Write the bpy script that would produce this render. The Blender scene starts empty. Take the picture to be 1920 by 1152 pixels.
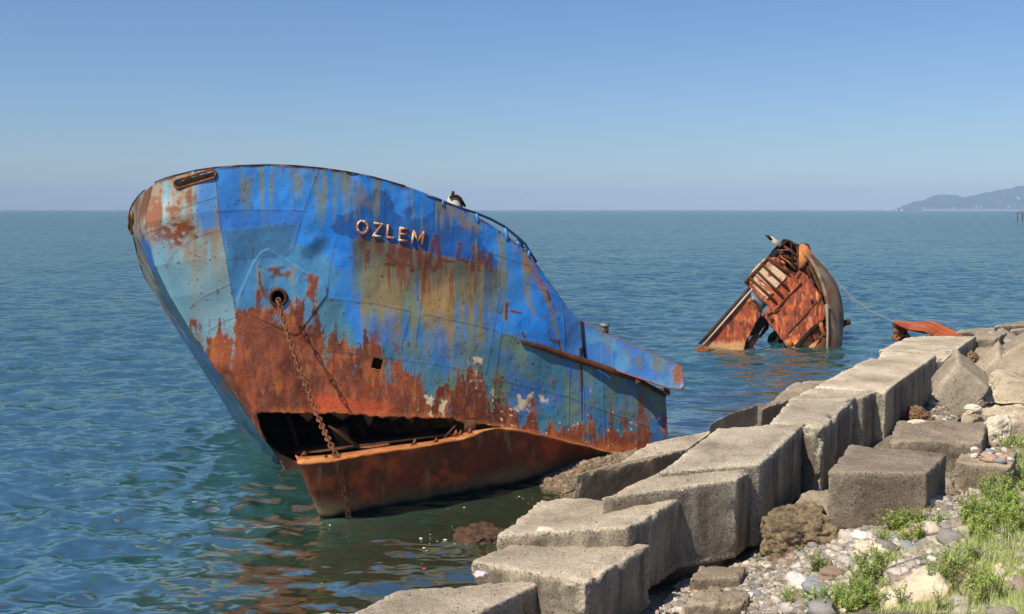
import bpy, math
import numpy as np
from mathutils import Vector
# ------------------------------------------------------------------ camera, sky, sun, exposure
scene = bpy.context.scene
COL = scene.collection
CAM_H = 6.5
FPX = 2000.0
PITCH = math.atan(183 / FPX)
cam_d = bpy.data.cameras.new('camera'); cam = bpy.data.objects.new('camera', cam_d); COL.objects.link(cam)
cam.location = (0, 0, CAM_H); cam.rotation_euler = (math.pi / 2 - PITCH, 0, 0)
cam_d.sensor_width = 36.0; cam_d.lens = 36.0 * FPX / 1920.0
cam_d.clip_start = 0.1; cam_d.clip_end = 40000
scene.camera = cam
SUN_AZ = math.atan2(-0.47, -0.40); SUN_EL = math.radians(52)
world = bpy.data.worlds.new('World'); scene.world = world; world.use_nodes = True
wn = world.node_tree.nodes; wl = world.node_tree.links
sky = wn.new('ShaderNodeTexSky'); sky.sky_type = 'NISHITA'; sky.sun_disc = False
sky.sun_elevation = SUN_EL; sky.sun_rotation = SUN_AZ
sky.altitude = 0; sky.air_density = 1.15; sky.dust_density = 0.15; sky.ozone_density = 5.0
bg = wn['Background']; bg.inputs['Strength'].default_value = 0.08
tint = wn.new('ShaderNodeMix'); tint.data_type = 'RGBA'; tint.blend_type = 'MULTIPLY'; tint.inputs[0].default_value = 1.0
tint.inputs[7].default_value = (0.79, 0.93, 1.16, 1)  # clear sea air
wl.new(sky.outputs[0], tint.inputs[6]); wl.new(tint.outputs[2], bg.inputs['Color'])
sun_d = bpy.data.lights.new('sun', 'SUN'); sun_d.energy = 5.0; sun_d.angle = math.radians(0.5)
sun_d.color = (1.0, 0.92, 0.79)
sun = bpy.data.objects.new('sun', sun_d); COL.objects.link(sun)
SUN = Vector((math.sin(SUN_AZ) * math.cos(SUN_EL), math.cos(SUN_AZ) * math.cos(SUN_EL), math.sin(SUN_EL)))
sun.rotation_euler = SUN.to_track_quat('Z', 'Y').to_euler()
sun.location = (-30, -40, 60)
vs = scene.view_settings
vs.view_transform = 'Standard'; vs.look = 'None'; vs.exposure = 0.22; vs.gamma = 1.0; vs.use_curve_mapping = False
scene.cycles.volume_bounces = 0
scene.cycles.volume_max_steps = 64
scene.cycles.max_bounces = 8

# ------------------------------------------------------------------ survey of the photograph -> metres
rng = np.random.default_rng(7)
CA, SA = math.cos(PITCH), math.sin(PITCH)
C0 = np.array([0, 0, CAM_H])
def rays(p):
    p = np.atleast_2d(np.asarray(p, float))
    a = (p[:, 0] - 960) / FPX; b = (576 - p[:, 1]) / FPX
    return np.stack([a, CA + b * SA, -SA + b * CA], 1)
def at_depth(p, Y):
    r = rays(p); return C0 + r * (np.asarray(Y, float).reshape(-1, 1) / r[:, 1:2])
def at_z(p, z):
    r = rays(p); return C0 + r * ((np.asarray(z, float).reshape(-1, 1) - CAM_H) / r[:, 2:3])
def proj(P):
    d = np.asarray(P) - C0
    z = d[:, 1] * CA - d[:, 2] * SA; y = d[:, 1] * SA + d[:, 2] * CA
    return np.stack([960 + FPX * d[:, 0] / z, 576 - FPX * y / z], 1)

# ------------------------------------------------------------------ noise
def _h(ix, iy, iz, s):
    n = (ix.astype(np.uint32) * np.uint32(374761393) + iy.astype(np.uint32) * np.uint32(668265263)
         + iz.astype(np.uint32) * np.uint32(2147483647 - 58) + np.uint32((s * 1274126177) & 0xffffffff))
    n = (n ^ (n >> np.uint32(13))) * np.uint32(1274126177)
    n = (n ^ (n >> np.uint32(16))) * np.uint32(2246822519)
    return ((n ^ (n >> np.uint32(15))) & np.uint32(0xffff)).astype(np.float64) / 65535.0
def vnoise(p, s=0):
    p = np.asarray(p, float); f = np.floor(p); t = p - f; t = t * t * (3 - 2 * t); i = f.astype(np.int64)
    out = 0
    for dx in (0, 1):
        wx = t[:, 0] if dx else 1 - t[:, 0]
        for dy in (0, 1):
            wy = t[:, 1] if dy else 1 - t[:, 1]
            for dz in (0, 1):
                wz = t[:, 2] if dz else 1 - t[:, 2]
                out = out + wx * wy * wz * _h(i[:, 0] + dx, i[:, 1] + dy, i[:, 2] + dz, s)
    return out * 2 - 1
def fbm(p, s=0, o=4, g=0.5):
    p = np.asarray(p, float)
    a, tot, out = 1.0, 0.0, 0
    for k in range(o):
        out = out + a * vnoise(p * (2.03 ** k) + 17.3 * k, s + k * 31); tot += a; a *= g
    return out / tot * 1.6
def n2(x, y, s=0, o=4, g=0.5):
    return fbm(np.stack([x, y, np.full_like(x, 0.37 + s * 1.7)], 1), s, o, g)
def sst(a, b, x):
    t = np.clip((x - a) / (b - a), 0, 1); return t * t * (3 - 2 * t)

# ------------------------------------------------------------------ mesh helpers
def lin(c):
    c = np.asarray(c, float) / 255.0
    return np.where(c <= 0.04045, c / 12.92, ((c + 0.055) / 1.055) ** 2.4)
def mesh_np(name, V, F, mat=None, parent=None, smooth=True, attrs=None, link=True):
    V = np.asarray(V, np.float32); me = bpy.data.meshes.new(name)
    if isinstance(F, np.ndarray) and F.ndim == 2:
        n, k = F.shape; flat = F.astype(np.int32).ravel(); starts = np.arange(0, n * k, k, dtype=np.int32)
    else:
        flat = np.array([i for f in F for i in f], np.int32); ls = [len(f) for f in F]; n = len(F)
        starts = np.concatenate([[0], np.cumsum(ls)[:-1]]).astype(np.int32)
    me.vertices.add(len(V)); me.vertices.foreach_set('co', V.ravel())
    me.loops.add(len(flat)); me.loops.foreach_set('vertex_index', flat)
    me.polygons.add(n); me.polygons.foreach_set('loop_start', starts)
    me.update(calc_edges=True); me.validate()
    if smooth: me.polygons.foreach_set('use_smooth', np.ones(len(me.polygons), bool))
    for k_, v in (attrs or {}).items():
        if v.ndim == 1:
            a = me.attributes.new(k_, 'FLOAT', 'POINT'); a.data.foreach_set('value', v.astype(np.float32))
        else:
            a = me.attributes.new(k_, 'FLOAT_COLOR', 'POINT')
            a.data.foreach_set('color', np.concatenate([v, np.ones((len(v), 1))], 1).astype(np.float32).ravel())
    if mat: me.materials.append(mat)
    o = bpy.data.objects.new(name, me)
    if link: COL.objects.link(o)
    if parent: o.parent = parent; o.matrix_parent_inverse = parent.matrix_world.inverted()
    return o
def grid_faces(nu, nv, mask=None):
    i = np.arange(nu * nv).reshape(nu, nv)
    f = np.stack([i[:-1, :-1], i[1:, :-1], i[1:, 1:], i[:-1, 1:]], -1).reshape(-1, 4)
    return f if mask is None else f[mask]
def join(parts):
    Vs, Fs, k = [], [], 0
    for V, F in parts:
        Vs.append(np.asarray(V, float)); Fs += [tuple(int(j) + k for j in f) for f in F]; k += len(V)
    return np.concatenate(Vs), Fs
def tube(pts, r, seg=8, cap=True):
    pts = np.asarray(pts, float); n = len(pts); r = np.broadcast_to(np.asarray(r, float), (n,))
    T = np.gradient(pts, axis=0); T /= np.linalg.norm(T, axis=1, keepdims=True)
    ref = np.array([0, 0, 1.0]) if abs(T[0, 2]) < 0.9 else np.array([1.0, 0, 0])
    V = []
    for k in range(n):
        a = np.cross(T[k], ref); a /= np.linalg.norm(a); b = np.cross(a, T[k]); ref = b
        for s in range(seg):
            t = 2 * math.pi * s / seg; V.append(pts[k] + r[k] * (math.cos(t) * a + math.sin(t) * b))
    F = [(k * seg + s, k * seg + (s + 1) % seg, (k + 1) * seg + (s + 1) % seg, (k + 1) * seg + s) for k in range(n - 1) for s in range(seg)]
    if cap: F += [tuple(range(seg))[::-1], tuple((n - 1) * seg + s for s in range(seg))]
    return np.array(V), F
def slab(poly, off):
    """polygon of 3-D points given thickness along the vector off"""
    poly = np.asarray(poly, float); n = len(poly); off = np.asarray(off, float)
    V = np.concatenate([poly, poly + off])
    F = [tuple(range(n)), tuple(range(2 * n - 1, n - 1, -1))] + [(i, i + n, (i + 1) % n + n, (i + 1) % n) for i in range(n)]
    return V, F
def box(c, s, rz=0):
    c = np.asarray(c, float); s = np.asarray(s, float) / 2
    V = np.array([[x, y, z] for x in (-1, 1) for y in (-1, 1) for z in (-1, 1)], float) * s
    ca, sa = math.cos(rz), math.sin(rz); V = V @ np.array([[ca, sa, 0], [-sa, ca, 0], [0, 0, 1]]) + c
    return V, [(0, 1, 3, 2), (4, 6, 7, 5), (0, 4, 5, 1), (2, 3, 7, 6), (0, 2, 6, 4), (1, 5, 7, 3)]
def tag(o, label=None, cat=None, group=None, kind=None):
    if label: o['label'] = label
    if cat: o['category'] = cat
    if group: o['group'] = group
    if kind: o['kind'] = kind
    return o
def empty(name, loc, label, cat, group=None):
    o = bpy.data.objects.new(name, None); COL.objects.link(o); o.location = [float(v) for v in loc]; o.empty_display_size = 0.2
    bpy.context.view_layer.update()
    return tag(o, label, cat, group)
def copy_thing(o, loc, rz=0.0, sc=1.0):
    c = o.copy(); COL.objects.link(c); c.location = loc; c.rotation_euler = (0, 0, rz); c.scale = (sc, sc, sc) if np.isscalar(sc) else sc
    for ch in list(o.children):
        d = ch.copy(); COL.objects.link(d); d.parent = c
    return c

# ------------------------------------------------------------------ materials
def new_mat(name):
    m = bpy.data.materials.new(name); m.use_nodes = True; nt = m.node_tree
    return m, nt, nt.nodes['Principled BSDF']
def nd(nt, t, **kw):
    n = nt.nodes.new(t)
    for k, v in kw.items():
        if k in n.inputs: n.inputs[k].default_value = v
        else: setattr(n, k, v)
    return n
def ramp(nt, src, stops):
    r = nt.nodes.new('ShaderNodeValToRGB'); e = r.color_ramp.elements
    while len(e) < len(stops): e.new(0.5)
    for el, (p, c) in zip(e, stops): el.position = p; el.color = (*c, 1) if len(c) == 3 else c
    nt.links.new(src, r.inputs[0]); return r
def mixc(nt, fac, a, b, mode='MIX'):
    m = nt.nodes.new('ShaderNodeMix'); m.data_type = 'RGBA'; m.blend_type = mode
    for sock, v in ((m.inputs[0], fac), (m.inputs[6], a), (m.inputs[7], b)):
        if hasattr(v, 'links'): nt.links.new(v, sock)
        elif np.isscalar(v): sock.default_value = v
        else: sock.default_value = (*v, 1)
    return m.outputs[2]
def noise(nt, vec, scale, detail=5, rough=0.6, dist=0.0):
    n = nd(nt, 'ShaderNodeTexNoise', Scale=scale, Detail=detail, Roughness=rough, Distortion=dist); nt.links.new(vec, n.inputs['Vector']); return n.outputs[0]
def bump(nt, h, strength, dist, prev=None):
    b = nd(nt, 'ShaderNodeBump', Strength=strength, Distance=dist); nt.links.new(h, b.inputs['Height'])
    if prev is not None: nt.links.new(prev, b.inputs['Normal'])
    return b.outputs[0]
def objvec(nt, rnd=True):
    tc = nt.nodes.new('ShaderNodeTexCoord')
    if not rnd: return tc.outputs['Object']
    oi = nt.nodes.new('ShaderNodeObjectInfo'); ad = nt.nodes.new('ShaderNodeVectorMath'); ad.operation = 'MULTIPLY_ADD'
    cb = nt.nodes.new('ShaderNodeCombineXYZ')
    for i in range(3): nt.links.new(oi.outputs['Random'], cb.inputs[i])
    nt.links.new(cb.outputs[0], ad.inputs[0]); ad.inputs[1].default_value = (37, 53, 71); nt.links.new(tc.outputs['Object'], ad.inputs[2])
    return ad.outputs[0]

def painted_steel(name, rust_strength=1.0):
    """surface whose paint and rust are stored per vertex: Col (colour) and rust (0..1)"""
    m, nt, b = new_mat(name); L = nt.links
    a = nd(nt, 'ShaderNodeAttribute', attribute_name='Col'); r = nd(nt, 'ShaderNodeAttribute', attribute_name='rust')
    v = objvec(nt, False)
    fine = noise(nt, v, 22, 6, 0.7); mid = noise(nt, v, 5, 6, 0.65)
    mott = ramp(nt, fine, [(0.3, (0.55, 0.5, 0.48)), (0.5, (1, 1, 1)), (0.72, (1.35, 1.2, 1.05))])
    c1 = mixc(nt, 1.0, a.outputs['Color'], mott.outputs[0], 'MULTIPLY')
    soft = ramp(nt, mid, [(0.3, (0.88, 0.9, 0.92)), (0.7, (1.07, 1.06, 1.05))])
    c0 = mixc(nt, 1.0, a.outputs['Color'], soft.outputs[0], 'MULTIPLY')
    c = mixc(nt, r.outputs['Fac'], c0, c1)
    L.new(c, b.inputs['Base Color'])
    mr = nd(nt, 'ShaderNodeMapRange'); mr.inputs['To Min'].default_value = 0.5; mr.inputs['To Max'].default_value = 0.9
    L.new(r.outputs['Fac'], mr.inputs[0]); L.new(mr.outputs[0], b.inputs['Roughness'])
    mm = nd(nt, 'ShaderNodeMath', operation='MULTIPLY'); L.new(fine, mm.inputs[0]); L.new(r.outputs['Fac'], mm.inputs[1])
    n1 = bump(nt, mm.outputs[0], 0.5 * rust_strength, 0.03)
    L.new(bump(nt, mid, 0.12, 0.05, n1), b.inputs['Normal'])
    b.inputs['Specular IOR Level'].default_value = 0.35
    return m
def rust_mat(name, dark, midc, light, scale=3.0, bumpd=0.02):
    m, nt, b = new_mat(name); L = nt.links; v = objvec(nt)
    n = noise(nt, v, scale, 8, 0.68, 0.4); f = noise(nt, v, scale * 9, 5, 0.7)
    r = ramp(nt, n, [(0.3, dark), (0.5, midc), (0.68, light)])
    mt = ramp(nt, f, [(0.3, (0.6, 0.6, 0.6)), (0.7, (1.25, 1.2, 1.15))])
    L.new(mixc(nt, 1.0, r.outputs[0], mt.outputs[0], 'MULTIPLY'), b.inputs['Base Color'])
    b.inputs['Roughness'].default_value = 0.88; b.inputs['Specular IOR Level'].default_value = 0.25
    L.new(bump(nt, f, 0.5, bumpd), b.inputs['Normal']); return m
def concrete_mat(name, base, dark=(0.05, 0.045, 0.035), stain_shade=0.5, speck=0.5):
    m, nt, b = new_mat(name); L = nt.links; v = objvec(nt)
    base = np.array(base)
    n1 = noise(nt, v, 1.3, 6, 0.65); n3 = noise(nt, v, 30, 4, 0.75)
    r = ramp(nt, n1, [(0.3, tuple(base * 0.72)), (0.52, tuple(base)), (0.7, tuple(base * 1.18))])
    fine = ramp(nt, n3, [(0.3, (0.42, 0.4, 0.37)), (0.5, (1, 1, 1)), (0.72, (1.38, 1.35, 1.3))])
    c = mixc(nt, 1.0, r.outputs[0], fine.outputs[0], 'MULTIPLY')
    # dark weathering and painted-in shade running down the upright faces, and lichen on top
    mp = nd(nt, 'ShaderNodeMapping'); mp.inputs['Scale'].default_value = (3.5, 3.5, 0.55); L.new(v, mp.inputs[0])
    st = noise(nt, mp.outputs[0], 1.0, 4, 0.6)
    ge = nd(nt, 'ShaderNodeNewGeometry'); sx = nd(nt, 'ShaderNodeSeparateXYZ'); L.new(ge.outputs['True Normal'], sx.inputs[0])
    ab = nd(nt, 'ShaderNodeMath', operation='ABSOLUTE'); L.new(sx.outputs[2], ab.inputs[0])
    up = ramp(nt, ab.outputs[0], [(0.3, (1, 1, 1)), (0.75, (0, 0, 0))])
    sr = ramp(nt, st, [(0.30, (0.12,) * 3), (0.66, (stain_shade,) * 3)])
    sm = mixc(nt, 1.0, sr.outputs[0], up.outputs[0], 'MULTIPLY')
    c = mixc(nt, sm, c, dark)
    li = ramp(nt, noise(nt, v, 2.6, 9, 0.72), [(0.56, (0, 0, 0)), (0.72, (0.55,) * 3)])
    c = mixc(nt, li.outputs[0], c, tuple(base * 0.42))
    vo = nd(nt, 'ShaderNodeTexVoronoi', Scale=24.0); L.new(v, vo.inputs['Vector'])
    sp = ramp(nt, vo.outputs['Distance'], [(0.12, (speck,) * 3), (0.26, (0, 0, 0))]); spm = ramp(nt, noise(nt, v, 6, 3, .6), [(.46, (0, 0, 0)), (.62, (1, 1, 1))]); sp = nd(nt, 'ShaderNodeMix', data_type='RGBA', blend_type='MULTIPLY'); L.new(spm.outputs[0], sp.inputs[6]); sp.inputs[0].default_value = 1; spr = ramp(nt, vo.outputs['Distance'], [(0.12, (speck,) * 3), (0.26, (0, 0, 0))]); L.new(spr.outputs[0], sp.inputs[7])
    c = mixc(nt, sp.outputs[2], c, (0.74, 0.68, 0.56))
    vp = nd(nt, 'ShaderNodeTexVoronoi', Scale=8.0); L.new(v, vp.inputs['Vector'])
    pit = ramp(nt, vp.outputs['Distance'], [(0.09, (0, 0, 0)), (0.17, (1, 1, 1))])
    c = mixc(nt, 1.0, c, mixc(nt, 0.6, (1, 1, 1), pit.outputs[0]), 'MULTIPLY')
    oi = nd(nt, 'ShaderNodeObjectInfo'); rv = ramp(nt, oi.outputs['Random'], [(0, (.78, .78, .8)), (1, (1.12, 1.1, 1.06))]); c = mixc(nt, 1.0, c, rv.outputs[0], 'MULTIPLY')
    ar = nd(nt, 'ShaderNodeAttribute', attribute_name='arris'); an = ramp(nt, noise(nt, v, 24, 4, .7), [(.44, (0, 0, 0)), (.6, (.75,) * 3)]); af = mixc(nt, 1.0, ar.outputs['Color'], an.outputs[0], 'MULTIPLY')
    c = mixc(nt, af, c, tuple(np.minimum(base * 1.55, .8)))
    big_ = ramp(nt, noise(nt, v, .7, 3, .6), [(.35, (.72, .70, .68)), (.62, (1.1, 1.1, 1.1))]); c = mixc(nt, 1.0, c, big_.outputs[0], 'MULTIPLY')
    zz_ = nd(nt, 'ShaderNodeSeparateXYZ'); L.new(ge.outputs['Position'], zz_.inputs[0]); wz = ramp(nt, zz_.outputs[2], [(.10, (.30, .27, .18)), (.34, (1, 1, 1))]); c = mixc(nt, 1.0, c, wz.outputs[0], 'MULTIPLY')
    at = nd(nt, 'ShaderNodeAttribute', attribute_name='crack')
    c = mixc(nt, at.outputs['Fac'], c, (0.02, 0.017, 0.013))
    L.new(c, b.inputs['Base Color']); b.inputs['Roughness'].default_value = 0.92; b.inputs['Specular IOR Level'].default_value = 0.2
    n = bump(nt, n3, 0.55, 0.02); n = bump(nt, pit.outputs[0], 0.7, 0.02, n); n = bump(nt, noise(nt, v, 9, 6, 0.7), 0.5, 0.05, n)
    L.new(n, b.inputs['Normal']); return m
def simple(name, col, rough=0.7, var=0.25, scale=6.0, bd=0.01, bs=0.4):
    m, nt, b = new_mat(name); v = objvec(nt); n = noise(nt, v, scale, 6, 0.65); c = np.array(col)
    r = ramp(nt, n, [(0.3, tuple(c * (1 - var))), (0.7, tuple(np.minimum(c * (1 + var), 0.95)))])
    nt.links.new(r.outputs[0], b.inputs['Base Color']); b.inputs['Roughness'].default_value = rough
    nt.links.new(bump(nt, noise(nt, v, scale * 6, 4, 0.65), bs, bd), b.inputs['Normal']); return m

M = {}
M['hull'] = painted_steel('weathered_paint')
M['rust'] = rust_mat('rust_orange', (0.10, 0.03, 0.012), (0.25, 0.075, 0.022), (0.40, 0.15, 0.05))
M['rust_dark'] = rust_mat('rust_brown', (0.03, 0.014, 0.009), (0.085, 0.032, 0.014), (0.16, 0.06, 0.022), 2.0)
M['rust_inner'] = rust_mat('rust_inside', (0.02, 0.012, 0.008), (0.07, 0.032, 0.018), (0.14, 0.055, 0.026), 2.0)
M['rust_bright'] = rust_mat('rust_fresh', (0.30, 0.085, 0.02), (0.52, 0.18, 0.05), (0.66, 0.30, 0.11), 2.5, 0.01)
M['concrete'] = concrete_mat('concrete_pale', (0.56, 0.465, 0.335), stain_shade=0.75)
M['concrete_near'] = concrete_mat('concrete_weathered', (0.43, 0.36, 0.265), stain_shade=0.75)
M['concrete_mid'] = concrete_mat('concrete_brown', (0.38, 0.31, 0.22), stain_shade=0.45)
M['concrete_dark'] = concrete_mat('concrete_dark', (0.25, 0.20, 0.145), stain_shade=0.35, speck=0.7)
M['rubble'] = concrete_mat('concrete_rubble', (0.52, 0.43, 0.31), stain_shade=0.2, speck=0.9)
M['limestone'] = simple('limestone', (0.62, 0.52, 0.38), 0.9, 0.2, 4, 0.03)
M['boulder'] = simple('brown_rock', (0.22, 0.15, 0.075), 0.92, 0.5, 5, 0.05, 0.8)
M['crust'] = simple('crusted_rock', (0.40, 0.29, 0.16), 0.95, 0.7, 7, 0.12, 1.0)
M['coral'] = simple('pitted_rock', (0.27, 0.15, 0.075), 0.95, 0.5, 9, 0.06, 0.9)
M['wetrock'] = simple('wet_rock', (0.09, 0.045, 0.018), 0.35, 0.6, 9, 0.04, 0.8)
M['palerock'] = simple('pale_rock', (0.60, 0.48, 0.33), 0.85, 0.22, 2.5, 0.03)
M['blue'] = simple('blue_paint', (0.04, 0.17, 0.42), 0.45, 0.3)
M['darkblue'] = simple('dark_blue_paint', (0.012, 0.03, 0.09), 0.4, 0.3)
M['white'] = simple('stained_white', (0.62, 0.55, 0.42), 0.6, 0.3, 5)
M['black'] = simple('black_steel', (0.020, 0.015, 0.011), 0.85, 0.5); M['black'].node_tree.nodes['Principled BSDF'].inputs['Specular IOR Level'].default_value = 0.08
M['grey'] = simple('grey_plate', (0.16, 0.165, 0.15), 0.6, 0.4, 4)
M['rope'] = simple('rope', (0.22, 0.19, 0.13), 0.9, 0.3, 20)

# ================================================================== THE BOW WRECK
HD, RL = math.radians(55), math.radians(23)
STEM_W = at_z([(538, 884)], 0)[0]
PORT = math.cos(RL) * np.array([math.sin(HD), -math.cos(HD), 0]) + math.sin(RL) * np.array([0, 0, 1.0])
def mirror(P): return P - 2 * ((P - STEM_W) @ PORT)[:, None] * PORT
def cspline(t, y, q):
    t = np.asarray(t, float); y = np.asarray(y, float); n = len(t); h = np.diff(t)
    A = np.eye(n); B = np.zeros((n,) + y.shape[1:])
    for i in range(1, n - 1):
        A[i, i - 1], A[i, i], A[i, i + 1] = h[i - 1], 2 * (h[i - 1] + h[i]), h[i]
        B[i] = 3 * ((y[i + 1] - y[i]) / h[i] - (y[i] - y[i - 1]) / h[i - 1])
    c = np.linalg.solve(A, B); i = np.clip(np.searchsorted(t, q) - 1, 0, n - 2); d = (q - t[i])
    hi = h[i]
    if y.ndim > 1: d = d[:, None]; hi = hi[:, None]
    b = (y[i + 1] - y[i]) / hi - hi * (2 * c[i] + c[i + 1]) / 3
    return y[i] + b * d + c[i] * d ** 2 + (c[i + 1] - c[i]) / (3 * hi) * d ** 3
# stations from the stem aft: rim x, y, depth | torn edge x, y, depth
ST = np.array([
 (283, 347, 26.45, 450, 778, 25.95), (300, 338, 26.40, 472, 777, 25.85), (340, 326, 26.25, 510, 776, 25.72), (400, 314.5, 26.05, 556, 776, 25.62), (500, 309, 25.9, 620, 777, 25.58),
 (600, 315, 25.95, 690, 780, 25.68), (700, 332, 26.15, 760, 782, 25.84), (820, 371, 26.5, 830, 785, 26.05), (920, 421, 26.8, 905, 797, 26.3), (990, 477, 27.05, 975, 810, 26.52),
 (1050, 557, 27.3, 1040, 825, 26.75), (1094, 603, 27.45, 1098, 838, 26.95)])
ST[:, 5] += .5 * np.interp(np.arange(12), [0, 1, 2, 3, 4, 5, 6, 7, 11], [0, .4, .8, 1, 1, .9, .8, .6, .3])  # a fine forefoot
US = np.array([0, .025, .07, .13, .24, .345, .45, .58, .69, .78, .88, 1.0])
STEM = np.array([(347, 285), (420, 274), (500, 290), (560, 318), (624, 358), (714, 420), (778, 463), (830, 500), (886, 540)])
def hull_grid(nu, nv, vmax):
    u = np.linspace(0, 1, nu) ** 1.0; v = np.linspace(0, vmax, nv)
    S = cspline(US, ST, u)
    U, Vv = np.meshgrid(np.arange(nu), v, indexing='ij'); S = S[U.ravel()]; Vf = Vv.ravel(); uf = u[U.ravel()]
    vc = np.minimum(Vf, 1.0)
    px = S[:, 0] * (1 - vc) + S[:, 3] * vc; py = S[:, 1] * (1 - vc) + S[:, 4] * vc; D = S[:, 2] * (1 - vc) + S[:, 5] * vc
    bend = np.interp(347 + (778 - 347) * vc, STEM[:, 0], STEM[:, 1]) - (283 * (1 - vc) + 450 * vc)
    k = np.exp(-(uf / 0.085) ** 1.3) ; px = px + bend * k
    D = D - 0.10 * np.sin(math.pi * vc) * sst(0.3, 0.7, uf)
    # the nose: half-breadth swells out of the stem line, fuller at the rim than at the forefoot
    UN = 0.24; Sn = cspline(US, ST, np.array([UN])); nx_ = Sn[0, 0] * (1 - vc) + Sn[0, 3] * vc; ny_ = Sn[0, 1] * (1 - vc) + Sn[0, 4] * vc; nD = Sn[0, 2] * (1 - vc) + Sn[0, 5] * vc
    yN = (at_depth(np.stack([nx_, ny_], 1), nD) - STEM_W) @ PORT; stx = np.interp(347 + (778 - 347) * vc, STEM[:, 0], STEM[:, 1])
    tq = np.clip((px - stx) / (nx_ - stx), 0, 1); pw = .62 + .1 * vc; yy = yN * ((tq + .004) ** pw - .004 ** pw) * (1 - .16 * np.sin(math.pi * vc) * (1 - tq) * 2)
    r0 = rays(np.stack([px, py], 1)); tt_ = ((STEM_W - C0) @ PORT + yy) / (r0 @ PORT); Dn = (C0 + r0 * tt_[:, None])[:, 1]
    wn_ = 1 - sst(.15, UN, uf); D = Dn * wn_ + D * (1 - wn_)
    # below the tear: down to the keel
    w = np.clip((Vf - 1) / 0.25, 0, 1)
    kx = S[:, 3] + (538 - S[:, 3]) * 0.25 + 65; ky = 886 - 22 * uf; kD = S[:, 5] + 0.55 - 0.2 * uf
    k2 = np.exp(-(uf / 0.05) ** 1.2); kx = kx * (1 - k2) + 540 * k2; kD = kD * (1 - k2) + 26.1 * k2
    px = px * (1 - w) + kx * w; py = py * (1 - w) + ky * w; D = D * (1 - w) + kD * w
    return px, py, D, uf, Vf
def inpoly(x, y, poly):
    r = np.zeros(len(x), bool); n = len(poly)
    for i in range(n):
        x1, y1 = poly[i]; x2, y2 = poly[(i + 1) % n]
        if y1 == y2: continue
        c = ((y1 > y) != (y2 > y)) & (x < (x2 - x1) * (y - y1) / (y2 - y1) + x1); r ^= c
    return r
def segdist(x, y, pts, closed=False):
    d = np.full(len(x), 1e9); pts = list(pts) + ([pts[0]] if closed else [])
    for (x1, y1), (x2, y2) in zip(pts[:-1], pts[1:]):
        L2 = (x2 - x1) ** 2 + (y2 - y1) ** 2 + 1e-9
        t = np.clip(((x - x1) * (x2 - x1) + (y - y1) * (y2 - y1)) / L2, 0, 1)
        d = np.minimum(d, np.hypot(x - x1 - t * (x2 - x1), y - y1 - t * (y2 - y1)))
    return d
def region(x, y, poly, soft=3.0, warp=0.0, wf=0.05, s=1, wy=None):
    wy = warp if wy is None else wy
    xx = x + warp * n2(x * wf, y * wf, s); yy = y + wy * n2(x * wf, y * wf, s + 5)
    d = segdist(xx, yy, poly, True); d = np.where(inpoly(xx, yy, poly), d, -d)
    return sst(-soft, soft, d)
def blend(c, m, col): return c * (1 - m[:, None]) + np.asarray(col)[None] * m[:, None]

SEAMS = [
 [(400, 314), (405, 345), (412, 420), (425, 490), (440, 580), (455, 660), (470, 745)],
 [(404, 397), (460, 394), (520, 394), (570, 396)], [(598, 317), (570, 396), (548, 468), (530, 482)],
 [(424, 488), (478, 483)], [(250, 440), (275, 438), (310, 425), (340, 390), (404, 370)], [(307, 500), (330, 470), (365, 445), (412, 432)],
 [(357, 575), (385, 555), (431, 533)], [(390, 620), (420, 603), (450, 592)],
 [(450, 580), (478, 600), (540, 635)], [(612, 560), (700, 570), (800, 590), (900, 612), (985, 640)],
 [(770, 585), (752, 652)], [(800, 460), (790, 560), (780, 640)], [(940, 540), (925, 620), (912, 700)], [(600, 658), (700, 668), (800, 682), (905, 700)],
 [(940, 610), (930, 700), (925, 760)], [(1055, 570), (1062, 668)], [(1070, 690), (1066, 800)], [(925, 712), (1000, 728), (1065, 745), (1130, 770), (1215, 800)],
 [(1130, 690), (1135, 830)], [(985, 530), (1050, 560)], [(900, 470), (1000, 500)], [(640, 410), (620, 490), (612, 560)]]
PLATE = [(492, 472), (503, 468), (520, 478), (560, 503), (606, 532), (613, 540), (611, 556), (560, 625), (552, 628), (540, 622), (470, 590), (446, 572), (445, 562), (476, 492)]
NAMEPL = [(640, 420), (652, 410), (672, 411), (760, 436), (860, 465), (925, 485), (939, 492), (936, 515), (928, 530)]
def rustedge(x, y):
    """how far a point lies below the ragged upper limit of the rust (pixels of the survey)"""
    ed = np.array([(380, 628), (400, 612), (440, 598), (452, 580), (470, 556), (498, 545), (515, 568), (535, 560), (552, 575), (575, 565), (600, 600), (620, 640), (640, 632), (670, 640), (700, 640), (722, 660), (745, 690),
      (775, 695), (800, 735), (822, 742), (850, 700), (870, 690), (900, 700), (918, 765), (960, 772), (1000, 775), (1040, 790), (1080, 795), (1120, 800), (1160, 812), (1200, 825), (1260, 840)])
    e = np.interp(x, ed[:, 0], ed[:, 1])
    return y - e
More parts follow.
